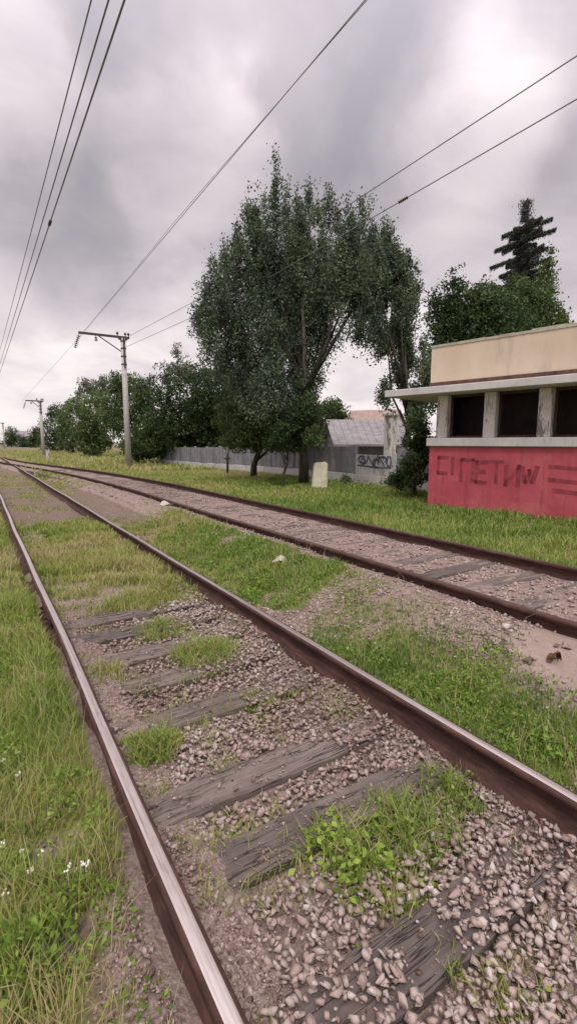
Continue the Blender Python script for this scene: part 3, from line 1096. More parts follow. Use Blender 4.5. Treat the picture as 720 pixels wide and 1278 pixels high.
ground_cover('verge_weeds', 'low leafy ground cover on the verge left of the main track', 30000, (-.6, .36), (.5, 5.5), .13, (.014, .032), .36, 81)
ground_cover('strip_weeds', 'low leafy ground cover along the right rail of the main track', 20000, (2.15, 3.0), (.6, 4.5), .10, (.015, .032), .30, 85)
ground_cover('meadow_weeds', 'leafy ground cover in the grass strip further up the line', 16000, (2.15, 3.4), (4, 11), .13, (.03, .055), .36, 91)

# small litter -------------------------------------------------------
def rumpled(name, label, cat, x, y, sx, sy, mat, seed, arch=.02, group=None):
    r = np.random.default_rng(seed)
    n = 7
    bm = bmesh.new()
    top = []
    for i in range(n):
        row = []
        for j in range(n):
            u, v = i / (n - 1) * 2 - 1, j / (n - 1) * 2 - 1
            k = math.sqrt(max(0, 1 - .5 * u * u)) 
            row.append(bm.verts.new((u * sx * (1 - .3 * v * v), v * sy * k, arch * (1 - u * u) * (1 + .5 * v) + r.normal(0, .12 * arch) + .01)))
        top.append(row)
    for i in range(n - 1):
        for j in range(n - 1):
            bm.faces.new((top[i][j], top[i + 1][j], top[i + 1][j + 1], top[i][j + 1]))
    bmesh.ops.solidify(bm, geom=bm.faces[:], thickness=.002)
    me = bpy.data.meshes.new(name)
    bm.to_mesh(me)
    bm.free()
    me.materials.append(mat)
    o = link(name, me)
    o.location = (x, y, float(ground_z(x, y)))
    o.rotation_euler = (0, 0, r.uniform(0, 6))
    return tag(o, label, cat, group)


rumpled('dead_leaf', 'curled brown dead leaf on the edge of the sandy patch', 'leaf', 3.08, 1.60, .055, .035, M['deadleaf'], 3, .045)
rumpled('paper_scrap', 'white scrap of paper lying in grass far up the strip between tracks', 'litter', 3.42, 10.4, .14, .10, M['paper'], 4, .06, 'paper scraps')
rumpled('paper_scrap', 'pale yellowish scrap lying among weeds beside the right rail', 'litter', 2.98, 4.85, .10, .05, M['paper'], 5, .05, 'paper scraps')


def single_stone(name, label, x, y, s, mat, k, z=None):
    v, f = PROTO[k]
    me = np_mesh(name, v * s, f, mat, np.full(len(v), .95))
    o = link(name, me)
    o.location = (x, y, (float(ground_z(x, y)) if z is None else z) + .3 * s)
    o.rotation_euler = (.2, .1, k)
    return tag(o, label, 'stone')


single_stone('pale_stone', 'pale yellowish stone next to the inside of the left rail', .63, 1.80, .065, M['yellow_conc'], 3, -.02)
single_stone('flat_stone', 'flat grey stone lying on the sandy strip near the siding', 3.22, 2.05, .11, M['stone'], 5)

# ------------------------------------------------------------------ poles
def pole(base, h, r0, r1, label, arm_left, arm_right, detail=True):
    root = tag(empty('concrete_pole', tuple(base)), label, 'pole', 'concrete line poles along the railway')
    b = MB()
    b.tube([(0, 0, -.3), (0, 0, h * .5), (0, 0, h)], [r0, (r0 + r1) / 2, r1], 14)
    b.build('shaft', M['concrete'], root)
    b = MB()
    for zz in (.80, .86, .92, .975):
        b.tube([(0, 0, h * zz), (0, 0, h * zz + .07)], (r0 + r1) / 2 - (r0 - r1) * (zz - .5) + .03, 12)
    b.box(-.05, .05, -r1 - .1, -r1 - .004, h * .78, h * 1.0)
    b.build('clamp', M['steel_dark'], root)
    b = MB()
    zt = h + .06
    b.box(-arm_left, arm_right, -.06, .06, zt - .07, zt + .07)
    b.box(-.28, .28, -.10, .10, zt - .16, zt - .072)
    b.build('cross_arm', M['steel_dark'], root)
    if detail:
        b = MB()
        b.tube([(-arm_left * .55, .05, zt - .08), (-.1, .1, h * .90)], .035, 6)
        b.build('brace', M['steel_dark'], root)
        for (xa, dx, dz, n) in ((-arm_left + .05, -.30, -.95, 7), (-arm_left * .62, .0, -.40, 3)):
            b = MB()
            b.tube([(xa, 0, zt - .06), (xa + dx, 0, zt + dz)], .02, 6)
            for k in range(n):
                t = (k + 1.2) / (n + .6)
                c = Vector((xa + dx * t, 0, zt - .06 + (dz + .06) * t))
                dv = Vector((dx, 0, dz)).normalized()
                b.tube([c, c + dv * .03, c + dv * .055], [.05, .125, .05], 8)
            b.build('insulator_string', M['insulator'], root)
        for xa in (-.35, .16, arm_right - .05):
            b = MB()
            b.tube([(xa, 0, zt + .06), (xa, 0, zt + .16), (xa, 0, zt + .18), (xa, 0, zt + .26), (xa, 0, zt + .32)], [.03, .03, .085, .085, .04], 8)
            b.build('pin_insulator', M['insulator'], root)
    return root


pole((8.74, 34.2, 0.0), 8.55, .215, .15, 'nearest tall concrete line pole, with a long arm and hanging insulators', 2.75, .42)
pole((7.02, 68.3, 0.0), 6.7, .22, .15, 'second concrete line pole, half as tall in the photo, before the pale trees', 1.6, .4)
p3 = place(7, 566, 128)
pole((p3[0], p3[1], 0.0), 6.6, .22, .15, 'most distant thin concrete line pole near the vanishing rails', 1.5, .4, detail=False)
# white marker post beside the far turnout
b = MB()
b.box(-.14, .14, -.14, .14, -.2, .85, bevel=.02)
b.box(-.17, .17, -.17, .17, .852, .93, bevel=.02)
mp = b.build('marker_post', M['white_plaster'])
q = place(61, 577, 48)
mp.location = (q[0], q[1], float(ground_z(q[0], q[1])))
tag(mp, 'short white marker post where the siding joins the main track', 'post')


# ------------------------------------------------------------------ overhead wires
def wire(label, pts, rad=.012, insul=(), drops=None):
    pts = [Vector(p) for p in pts]
    root_p = pts[0]
    b = MB()
    b.tube([p - root_p for p in pts], rad, 6)
    o = b.build('overhead_wire', M['wire'])
    o.location = root_p
    tag(o, label, 'wire', 'overhead wires along the railway')
    for (i, t, L, rr) in insul:
        c = pts[i].lerp(pts[i + 1], t) - root_p
        d = (pts[i + 1] - pts[i]).normalized()
        b = MB()
        for k in range(5):
            s = c + d * (k * L / 5)
            b.tube([s, s + d * L * .08, s + d * L * .16], [rr * .4, rr, rr * .4], 8)
        b.build('insulator', M['insulator'], o)
    return o


def line(x0, x1, z0, z1, y0, y1, sag=0.0, span=60, n=30):
    out = []
    for k in range(n + 1):
        t = k / n
        y = y0 + (y1 - y0) * t
        ph = ((y + 24) % span) / span
        out.append((x0 + (x1 - x0) * t, y, z0 + (z1 - z0) * t - sag * 4 * ph * (1 - ph)))
    return out


zc_ = CAM_Z
wire('leftmost of the three overhead wires above the main track', line(1.62, 1.72, zc_ + 5.6, zc_ + 5.6, -6, 210, .15, n=54), .0095)
wire('middle of the three overhead wires above the main track', line(1.55, 1.58, zc_ + 4.68, zc_ + 4.68, -6, 210, n=24), .010)
wire('rightmost of the three overhead wires above the main track', line(1.555, 1.59, zc_ + 4.3, zc_ + 4.3, -6, 210, n=24), .011, [(1, .9, .25, .03)])
wire('single overhead wire crossing the sky left of the big tree', line(5.55, 5.98, zc_ + 7.0, zc_ + 6.55, -4, 34.2, n=16) + [(5.0, 68, zc_ + 4.9)], .009)
wire('thin second strand running along the single wire left of the big tree', line(5.05, 5.75, zc_ + 6.38, zc_ + 6.45, -4, 34.2, .12, 38, n=16), .006)
wire('upper of the two overhead wires entering the big tree', line(8.50, 8.85, zc_ + 6.18, zc_ + 6.2, -6, 18, n=12) + [(9.1, 34.2, zc_ + 7.0)], .011, [(8, .55, .3, .04)])
wire('lower of the two overhead wires entering the big tree', line(8.55, 8.78, zc_ + 5.55, zc_ + 5.5, -6, 18, n=12) + [(8.9, 34.2, zc_ + 6.3)], .011, [(7, .3, .3, .04)])

# ------------------------------------------------------------------ the red shelter building
P1 = (8.86, 7.81, 0.0)
ANG = R(11)
# local x runs along the front (towards the viewer's right), local y runs inwards
shelter = tag(empty('shelter_building', P1, -math.pi / 2 + ANG), 'red walled railway shelter with open bays, white posts and cream roof parapet', 'building')
L = 8.2
D = 4.2
b = MB(); b.box(0, L, 0, .25, -.2, 1.61); b.build('front_wall', M['red'], shelter)
b = MB(); b.box(0, .22, .252, D, -.2, 2.74); b.build('side_wall', M['red'], shelter)
b = MB(); b.box(L - .22, L, .252, D, -.2, 2.74); b.build('side_wall', M['red'], shelter)
b = MB(); b.box(.222, L - .222, D - .22, D, -.2, 2.74); b.build('back_wall', M['interior_shade'], shelter)
b = MB(); b.box(.222, L - .222, .254, D - .222, .12, .2); b.build('floor', M['interior_shade'], shelter)
b = MB(); b.box(.223, .24, .40, D - .223, .202, 2.735); b.build('inner_lining', M['interior_shade'], shelter)
b = MB(); b.box(-.06, L + .06, -.07, .30, 1.612, 1.795, bevel=.012); b.build('window_sill', M['grey_slab'], shelter)
for k in range(8):
    u0 = .15 + 1.085 * k
    if u0 + .25 > L + .01:
        break
    b = MB(); b.box(u0, u0 + .25, .0, .24, 1.797, 2.745, bevel=.012); b.build('column', M['white_plaster'], shelter)
    if k < 7:
        # dark panel stands in for the open bay's shade, set back between posts
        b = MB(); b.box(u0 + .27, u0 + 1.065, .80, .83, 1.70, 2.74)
        o = b.build('shade_panel', M['interior_shade'], shelter)
        b = MB()
        xa, xb = u0 + .252, u0 + 1.083
        b.box(xa, xa + .045, .15, .20, 1.797, 2.745); b.box(xb - .045, xb, .15, .20, 1.797, 2.745)
        b.box(xa + .046, xb - .046, .15, .20, 1.797, 1.845); b.box(xa + .046, xb - .046, .15, .20, 2.69, 2.745)
        b.build('window_frame', M['frame_dark'], shelter)
b = MB(); b.box(.245, L - .225, .835, .86, .21, 2.735); b.build('shade_sheet', M['interior_shade'], shelter)  # full-width dark sheet continuing the painted shade behind the panels
b = MB(); b.box(-.95, L + .5, -.5, D + .4, 2.75, 2.90, bevel=.01); b.build('roof_slab', M['grey_slab'], shelter)
b = MB(); b.box(-.045, L + .02, -.05, D + .03, 2.902, 3.035); b.build('flashing', M['flashing'], shelter)
b = MB(); b.box(-.03, L, -.03, D, 3.037, 3.80); b.build('parapet', M['cream'], shelter)
b = MB()
xs = np.arange(-.05, L + .05, .31)
for i, x in enumerate(xs[:-1]):
    b.box(x, x + .306, -.045, D + .015, 3.802, 3.845 + random.uniform(0, .03))
b.build('coping', M['coping'], shelter)


def strokes(name, lines, width, mat, parent, y, depth=.004, jitter=.006):
    """flat painted lettering: polylines in local x,z on a wall plane"""
    b = MB()
    r = random.Random(3)
    for i, pl in enumerate(lines):
        pts = [Vector((x, 0, z)) for x, z in pl]
        yy = y - .0004 * (i % 12)
        for a, c in zip(pts[:-1], pts[1:]):
            d = (c - a)
            nrm = Vector((-d.z, 0, d.x)).normalized() * width * r.uniform(.4, .6)
            e = d.normalized() * width * .3
            vs = [b.bm.verts.new(v + Vector((r.uniform(-jitter, jitter), yy, r.uniform(-jitter, jitter)))) for v in (a - nrm - e, c - nrm + e, c + nrm + e, a + nrm - e)]
            b.bm.faces.new(vs)
    return b.build(name, mat, parent)


def letters(seq, x, z, w, h):
    G = {'C': [[(1, 1), (0, 1), (0, 0), (1, 0)]], 'I': [[(.5, 0), (.5, 1)]], 'P': [[(0, 0), (0, 1), (1, 1), (1, 0)]],
         'E': [[(1, 1), (0, 1), (0, 0), (1, 0)], [(0, .5), (.8, .5)]], 'T': [[(0, 1), (1, 1)], [(.5, 1), (.5, 0)]],
         'N': [[(0, 1), (0, 0), (1, 1), (1, 0)]], 'W': [[(0, 1), (.25, 0), (.5, .8), (.75, 0), (1, 1)]], '=': [[(0, .95), (1.4, .9)], [(0, .45), (1.5, .4)], [(.3, .05), (1.5, 0)]], ' ': []}
    out = []
    for ch in seq:
        for pl in G[ch]:
            out.append([(x + px * w * .8, z + pz * h) for px, pz in pl])
        x += w * (1.45 if ch == '=' else 1.0) if ch != ' ' else w * .45
    return out


for ch, x, z, w, h in [('C', .24, 1.00, .27, .36), ('I', .50, 1.00, .22, .36), ('P', .80, .86, .34, .46), ('E', 1.14, .84, .30, .44), ('T', 1.44, .86, .34, .44), ('N', 1.78, .82, .32, .40),
                       ('W', 2.10, .90, .36, .30), ('=', 2.62, .74, .46, .52)]:
    strokes('graffiti_letter', letters(ch, x, z, w, h), .085, M['graffiti'], shelter, -.003, jitter=.012)

# ------------------------------------------------------------------ fence along the back of the lawn
FA, FB = np.array([11.2, 9.2]), np.array([12.4, 40.0])
fd = (FB - FA) / np.linalg.norm(FB - FA)
fence = tag(empty('boundary_fence', (FA[0], FA[1], 0), math.atan2(fd[1], fd[0])), 'low grey panel fence with pale plinth behind the trees, one whitish panel sprayed', 'fence')
FL = float(np.linalg.norm(FB - FA))


def fz(s):
    q = FA + fd * s
    return float(ground_z(q[0], q[1]))


pm = MB(); pm.box(.05, 2.05, -.03, .03, .36, 1.32, bevel=.008)
for k in range(5):
    pm.box(.12 + k * .38, .36 + k * .38, -.045, .045, .42, 1.26, bevel=.012)
pm = pm.mesh('fence_panel', M['fence'])
pl = MB(); pl.box(.0, 2.1, -.09, .09, -.2, .357, bevel=.01); pl = pl.mesh('plinth', M['plinth'])
po = MB(); po.box(-.06, .06, -.075, .075, .36, 1.40, bevel=.012); po = po.mesh('fence_post', M['fence'])
pw = MB(); pw.box(-.06, .06, -.075, .075, .36, 1.12, bevel=.012); pw = pw.mesh('fence_post', M['plinth'])
wp = MB(); wp.box(.05, 2.05, -.03, .03, .36, 1.05, bevel=.008); wp = wp.mesh('fence_panel', M['plinth'])
npan = int(FL / 2.1)
SPRAYED = (1,)
for k in range(npan):
    s = k * 2.1
    z = fz(s + 1)
    for nme, msh in (('plinth', pl), ('fence_post', pw if k in SPRAYED else po), ('fence_panel', wp if k in SPRAYED else pm)):
        o = link(nme, msh, fence)
        o.location = (s, 0, z)
        if nme == 'fence_panel' and k in SPRAYED:
            o['label'] = 'whitish panel with dark sprayed scribble'
            arc = lambda cx, cz, rx, rz, a0, a1: [(cx + rx * math.cos(R(a)), cz + rz * math.sin(R(a))) for a in np.linspace(a0, a1, 9)]
            if k == 1:
                for q in (arc(.30, .55, .10, .18, 100, 420), arc(.62, .60, .20, .09, -60, 220), arc(.95, .48, .13, .13, -120, 190), [(.5, .40), (.85, .74), (1.05, .36), (1.35, .70), (1.45, .44)],
                          arc(1.66, .58, .22, .12, -150, 120), arc(1.62, .52, .1, .1, 0, 330), [(.2, .36), (.9, .33), (1.9, .38)]):
                    strokes('scribble', [[(px_, .30 + pz_ * 1.0) for px_, pz_ in q]], .07, M['spray'], o, .0335)
            if k == 0:
                strokes('scribble', [arc(1.0, .55, .2, .14, 20, 290)], .06, M['spray'], o, .0335)

# dark leaning iron post and pale concrete block on the lawn
q = place(284, 600, 22.5)
b = MB(); b.tube([(0, 0, -.2), (.03, 0, .9), (.10, 0, 1.25)], .055, 8); b.box(-.12, .14, -.05, .05, .72, .80)
o = b.build('iron_post', M['steel_dark']); o.location = (q[0], q[1], float(ground_z(q[0], q[1])))
tag(o, 'thin dark iron post standing on the lawn before the fence', 'post')
q = place(398, 611, 15.6)
b = MB(); vs = b.box(-.25, .25, -.2, .2, -.2, .84)
for v in vs:
    if v.co.z > .5:
        v.co.x *= .82 + random.uniform(-.06, .06); v.co.y *= .85; v.co.z += random.uniform(-.06, .05)
bmesh.ops.bevel(b.bm, geom=b.bm.edges[:], offset=.035, segments=2, affect='EDGES')
o = b.build('concrete_block', M['yellow_conc']); o.location = (q[0], q[1], float(ground_z(q[0], q[1]))); o.rotation_euler = (0, .05, -.5)
tag(o, 'squat pale yellowish concrete block at the edge of the lawn', 'block')


# ------------------------------------------------------------------ sheds and houses behind
def gable(name, label, centre, rz, w, d, hw, hr, mw, mr, cat='building', win=()):
    root = tag(empty(name, centre, rz), label, cat)
    b = MB(); b.box(-w / 2, w / 2, -d / 2, d / 2, -.3, hw); b.build('wall', mw, root)
    b = MB()
    for s in (-1, 1):
        e = .35
        p = [(s * (d / 2 + e), hw - e * (hr - hw) / (d / 2) + .02), (0, hr + .02), (0, hr + .12), (s * (d / 2 + e), hw - e * (hr - hw) / (d / 2) + .12)]
        a = [b.bm.verts.new((-w / 2 - .3, y, z)) for y, z in p]
        c = [b.bm.verts.new((w / 2 + .3, y, z)) for y, z in p]
        b.bm.faces.new(a); b.bm.faces.new(c[::-1])
        for i in range(4):
            b.bm.faces.new((a[i], c[i], c[(i + 1) % 4], a[(i + 1) % 4]))
    nr = int(w / .35)
    b.build('roof', mr, root)
    b = MB()
    for s in (-1, 1):
        for k in range(nr + 1):
            x = -w / 2 + k * w / nr
            b.tube([(x, s * (d / 2 + .34), hw - .34 * (hr - hw) / (d / 2) + .12), (x, s * .03, hr + .12)], .018, 4, caps=False)
    b.build('roof_rib', mr, root)
    b = MB()
    for s in (-1, 1):
        b.prism([(-.001, 0)] and [(s * (w / 2 - .001), hw), (s * (w / 2 - .12), hw), (s * (w / 2 - .12), hw + .01), (s * (w / 2 - .001), hw + .01)], -.01, .01)
        va = [b.bm.verts.new((s * (w / 2 - .003), y, z)) for y, z in ((-d / 2, hw), (d / 2, hw), (0, hr))]
        vb = [b.bm.verts.new((s * (w / 2 - .12), y, z)) for y, z in ((-d / 2, hw), (d / 2, hw), (0, hr))]
        b.bm.faces.new(va); b.bm.faces.new(vb[::-1])
        for i in range(3):
            b.bm.faces.new((va[i], vb[i], vb[(i + 1) % 3], va[(i + 1) % 3]))
    b.build('gable', mw, root)
    for (x, z, ww, hh) in win:
        b = MB(); b.box(x - ww / 2, x + ww / 2, -d / 2 - .03, -d / 2 + .02, z - hh / 2, z + hh / 2)
        o = b.build('window', M['grey_slab'], root)
        b = MB(); b.box(x - ww / 2 + .06, x - .03, -d / 2 - .04, -d / 2 - .032, z - hh / 2 + .06, z + hh / 2 - .06)
        b.box(x + .03, x + ww / 2 - .06, -d / 2 - .04, -d / 2 - .032, z - hh / 2 + .06, z + hh / 2 - .06)
        b.build('pane', M['window'], o)
    return root


q = place(440, 590, 24)
gable('garden_shed', 'purplish grey shed with pale ribbed roof behind the fence', (q[0] + 1.5, q[1] + 1.0, .2), -YAW + .12, 3.4, 3.4, 1.50, 2.55, M['shed_wall'], M['shed_roof'])
q = place(466, 560, 62)
gable('distant_house', 'far house with reddish roof showing above the shed', (q[0], q[1], .1), -YAW - .5, 6, 7, 3.4, 5.5, M['white_plaster'], M['tile_red'])
q = place(24, 560, 190)
gable('pale_house', 'tiny pale house among far trees at the end of the line', (q[0], q[1], 0), .3, 7, 7, 4.0, 6.0, M['white_plaster'], M['shed_roof'])
q = place(485, 600, 22)
b = MB(); b.box(-.2, .2, -.2, .2, -.3, 2.65, bevel=.02); b.box(-.27, .27, -.27, .27, 2.652, 2.80, bevel=.03)
o = b.build('gate_pillar', M['white_plaster']); o.location = (q[0], q[1], .2)
tag(o, 'white gate pillar standing at the corner of the shed', 'pillar')


# ------------------------------------------------------------------ trees
def crown_points(blobs, n, leaf, plume):
    """leaf positions: sprays of leaves spread through the outer part of many ellipsoids"""
    per = 17
    vol = np.array([b[3] * b[4] * b[5] for b in blobs]) ** 0.72
    cnt = np.maximum(2, (n / per * vol / vol.sum()).astype(int))
    P, T = [], []
    for b, c in zip(blobs, cnt):
        d = RNG.normal(size=(c, 3))
        d /= np.linalg.norm(d, axis=1)[:, None]
        r = RNG.random(c) ** 0.45
        ph = RNG.uniform(0, 6, 3)
        lob = 1 + .22 * np.sin(d[:, 0] * 5 + ph[0]) * np.sin(d[:, 2] * 6 + ph[1]) + .12 * np.sin(d[:, 1] * 9 + ph[2])
        p = d * (r * lob)[:, None]
        if plume:
            tp = 1 - .85 * np.clip(p[:, 2] + .15, 0, 1)
            p[:, :2] *= tp[:, None]
        p = p * np.array(b[3:6]) + np.array(b[:3])
        q = RNG.normal(size=(c, per, 3)) * leaf * np.array([.85, .85, 1.7 if plume else .7])
        P.append((p[:, None, :] + q).reshape(-1, 3))
        T.append(np.repeat(RNG.normal(.5, .20) + RNG.normal(0, .20, c), per) + RNG.normal(0, .09, c * per))
    return np.concatenate(P), np.concatenate(T)


def tree(name, label, base, blobs, n, leaf, mat, trunk_r, group='trees beyond the railway', cat='tree', limbs=10, top=None, gaps=.30, trunk_name='trunk', upbias=0.0, plume=False):
    base = np.asarray(base, float)
    root = tag(empty(name, tuple(base)), label, cat, group)
    bl = [tuple(np.array(b[:3]) - base) + tuple(b[3:]) for b in blobs]
    P, T = crown_points(bl, n, leaf, plume)
    s = max(.35, leaf * 4)
    keep = vnoise(P[:, 0] + P[:, 2] * .7, P[:, 1] + P[:, 2] * .9, s, 71) * .6 + vnoise(P[:, 0] - P[:, 2], P[:, 1] * 1.3 + P[:, 2] * .4, s * 2.2, 72) * .4 > gaps
    keep &= P[:, 2] > .15
    P, T = P[keep], T[keep]
    co, f, t = leaves_at(P, leaf * RNG.uniform(.6, 1.35, len(P)), T, .55, upbias)
    link('crown', np_mesh('crown', co, f, mat, t), root)
    b = MB()
    zt = top if top else max(x[2] for x in bl) * .95
    cx, cy = np.mean([x[0] for x in bl]), np.mean([x[1] for x in bl])
    tp = [(0, 0, -.3), (cx * .05, cy * .05, zt * .25), (cx * .25 + .08, cy * .25, zt * .55), (cx * .6, cy * .6, zt)]
    b.tube(tp, [trunk_r * 1.25, trunk_r, trunk_r * .7, trunk_r * .2], 9)
    order = sorted(bl, key=lambda q: -q[3] * q[4] * q[5])[:limbs]
    for q in order:
        c = Vector(q[:3])
        t0 = min(.62, max(.18, (c.z / zt) * .45))
        k = t0 / .55
        st = Vector((cx * .25 * k, cy * .25 * k, zt * t0))
        mid = st.lerp(c, .5) + Vector((random.uniform(-.2, .2), random.uniform(-.2, .2), -.06 * zt * random.random()))
        tip = c + Vector((0, 0, q[5] * .6))
        b.tube([st, mid, c, tip], [trunk_r * .5, trunk_r * .34, trunk_r * .2, trunk_r * .07], 6)
    b.build(trunk_name, M['bark'], root)
    return root


def blob(px, py, d, rx, ry, rd=None):
    """ellipsoid measured in the photo: pixel centre, half sizes in pixels, distance"""
    p = place(px, py, d)
    k = d / FPX * 1.01
    return (p[0], p[1], p[2], rx * k, (rd if rd is not None else rx * k), ry * k)


# the big tree by the fence: upright plumes over a broad crown
d0 = 17.3
bb = []
for (px, py, rx, ry) in [(343, 265, 15, 62), (330, 262, 9, 34), (310, 278, 12, 42), (357, 262, 9, 36), (384, 258, 9, 30), (410, 262, 10, 36), (434, 285, 10, 36), (452, 275, 9, 36), (282, 335, 12, 42), (318, 290, 16, 45), (296, 325, 20, 40), (268, 360, 22, 38), (258, 388, 18, 26), (264, 430, 15, 20), (286, 395, 30, 45),
                         (372, 275, 15, 38), (396, 285, 15, 48), (420, 300, 15, 42), (442, 325, 16, 40), (462, 292, 13, 42), (478, 310, 11, 35), (455, 345, 20, 40),
                         (335, 345, 42, 65), (375, 345, 42, 65), (410, 365, 30, 50), (320, 410, 45, 55), (365, 420, 42, 60), (300, 445, 30, 32), (345, 470, 36, 32), (400, 420, 22, 36), (392, 470, 16, 30),
                         (330, 500, 34, 26), (352, 515, 26, 22), (385, 505, 16, 22), (368, 480, 26, 26), (300, 478, 24, 22), (275, 455, 18, 18), (250, 408, 14, 18), (430, 400, 16, 26), (440, 350, 24, 46), (452, 385, 20, 32), (465, 325, 15, 42), (440, 310, 16, 40), (425, 330, 22, 44), (402, 340, 26, 44), (365, 330, 34, 50), (325, 330, 30, 44), (484, 322, 13, 44), (472, 345, 18, 44), (494, 345, 12, 36), (460, 350, 20, 44), (448, 420, 12, 16)]:
    d = d0 + random.uniform(-1.6, 1.8)
    bb.append(blob(px, py + (8 if py < 350 else 0), d, rx * (.85 if py < 350 else 1.0), ry * (1.1 if py < 350 else 1), rx * d0 / FPX * random.uniform(.9, 1.5)))
base = place(379, 606, 16.9)
base[2] = float(ground_z(base[0], base[1]))
tree('big_tree', 'tallest broad poplar like tree with feathery upright plumes beside the wires', base, bb, 165000, .092, M['leaf_poplar'], .155, limbs=20, top=6.2, gaps=.33, upbias=.5, plume=True)

# its right hand neighbour, reaching down behind the shelter roof
bb = [blob(px, py, 15.5 + random.uniform(-1, 1), rx, ry) for (px, py, rx, ry) in
      [(508, 350, 13, 34), (494, 345, 12, 36), (518, 360, 8, 26), (498, 360, 16, 40), (488, 355, 20, 40), (470, 345, 14, 40), (458, 372, 12, 34), (470, 410, 14, 30), (512, 372, 9, 22), (475, 385, 20, 28), (498, 405, 20, 34), (484, 440, 15, 30), (508, 455, 16, 36), (496, 490, 13, 28), (514, 515, 16, 36), (518, 560, 18, 34), (532, 480, 12, 44), (480, 490, 10, 18), (526, 440, 10, 36)]]
base = place(508, 606, 15.3); base[2] = .2
tree('slender_tree', 'slender dark tree between the tallest tree and the red shelter', base, bb, 52000, .085, M['leaf_poplar'], .10, limbs=12, top=4.5, gaps=.41, upbias=.5, plume=True)
bb = [blob(px, py, 13.4 + random.uniform(-.6, .6), rx, ry) for (px, py, rx, ry) in [(520, 545, 13, 40), (512, 585, 14, 24), (528, 570, 10, 34), (500, 600, 12, 12)]]
base = place(517, 618, 13.3); base[2] = .2
tree('corner_bush', 'dark green bush pressed against the left corner of the shelter', base, bb, 6500, .09, M['leaf_dark'], .05, cat='bush', limbs=4, top=1.3, trunk_name='stem', gaps=.25)

# small bright tree and dark thicket along the fence
bb = [blob(px, py, 19 + random.uniform(-.8, .8), rx, ry) for (px, py, rx, ry) in [(318, 515, 28, 28), (345, 530, 26, 24), (300, 540, 22, 20), (366, 520, 22, 30), (330, 548, 34, 16), (392, 535, 16, 16), (300, 550, 26, 14), (350, 548, 30, 14), (290, 520, 22, 24), (375, 546, 18, 12)]]
base = place(316, 598, 20.3); base[2] = .17
tree('young_tree', 'mid green young tree under the left side of the tallest tree', base, bb, 30000, .10, M['leaf_mid'], .13, limbs=6, top=2.2, gaps=.26)
bb = [blob(px, py, 15.6 + random.uniform(-.5, .5), rx, ry) for (px, py, rx, ry) in [(376, 530, 20, 22), (356, 540, 20, 18), (392, 545, 14, 14), (340, 522, 18, 18), (382, 508, 16, 18), (366, 556, 18, 10)]]
base = place(352, 606, 15.7); base[2] = .19
tree('elder_bush', 'dark leafy bush hanging in front of the lower trunk of the tallest tree', base, bb, 11000, .085, M['leaf_dark'], .05, cat='bush', limbs=5, top=1.6, trunk_name='stem', gaps=.26)
bb = [blob(px, py, 36 + random.uniform(-1.5, 1.5), rx, ry) for (px, py, rx, ry) in [(210, 500, 32, 34), (250, 495, 34, 36), (285, 500, 32, 42), (232, 530, 40, 26), (275, 535, 40, 24), (195, 530, 24, 26), (310, 470, 22, 30), (200, 556, 30, 14), (240, 556, 40, 12), (280, 552, 34, 16), (290, 470, 22, 26), (180, 555, 20, 14), (255, 475, 24, 24)]]
base = place(250, 578, 36); base[2] = .0
tree('dark_tree', 'wide dark bushy tree left of the tallest tree, over the fence', base, bb, 42000, .18, M['leaf_dark'], .18, limbs=8, top=4.0, gaps=.24)
bb = [blob(px, py, 40, rx, ry) for (px, py, rx, ry) in [(222, 442, 7, 22), (228, 462, 14, 18), (214, 468, 14, 16), (238, 470, 12, 14)]]
base = place(226, 576, 40); base[2] = .05
tree('pointed_tree', 'pale pointed treetop rising above the wide dark tree', base, bb, 3500, .17, M['leaf_pale'], .10, limbs=4, top=5.5, gaps=.3)
bb = [blob(px, py, 40 + random.uniform(-2, 2), rx, ry) for (px, py, rx, ry) in [(180, 490, 16, 24), (150, 485, 18, 22), (168, 520, 24, 30), (190, 545, 18, 24), (140, 520, 16, 26), (175, 560, 26, 14)]]
base = place(172, 578, 40); base[2] = .0
tree('round_tree', 'round mid green tree right behind the nearest pole', base, bb, 22000, .19, M['leaf_mid'], .16, limbs=6, top=4, gaps=.3)
bb = [blob(px, py, 62 + random.uniform(-3, 3), rx, ry) for (px, py, rx, ry) in [(120, 490, 20, 14), (108, 483, 10, 10), (130, 478, 10, 9)]]
base = place(122, 573, 62); base[2] = 0
tree('purplish_tree', 'thin greyish treetop above the light green trees', base, bb, 3500, .26, M['leaf_pale'], .16, limbs=4, top=7, gaps=.36)
for k, (px, py, d, s, lab, mt) in enumerate([(118, 535, 58, 1.0, 'light green bushy tree left of the nearest pole', 'leaf_mid'), (92, 535, 74, .9, 'bushy tree halfway between the two nearer poles', 'leaf_mid'),
                                             (70, 540, 88, .8, 'dark rounded tree right behind the second pole', 'leaf_dark')]):
    bb = [blob(px + dx * s, py + dy * s, d + random.uniform(-2, 2), rx * s, ry * s) for (dx, dy, rx, ry) in [(0, -22, 18, 22), (-12, 0, 15, 22), (12, 2, 16, 24), (0, 16, 22, 18), (6, -30, 10, 14)]]
    base = place(px, 573, d); base[2] = 0
    tree('bushy_tree', lab, base, bb, 11000, .28, M[mt], .16, limbs=6, top=4.5, gaps=.33)
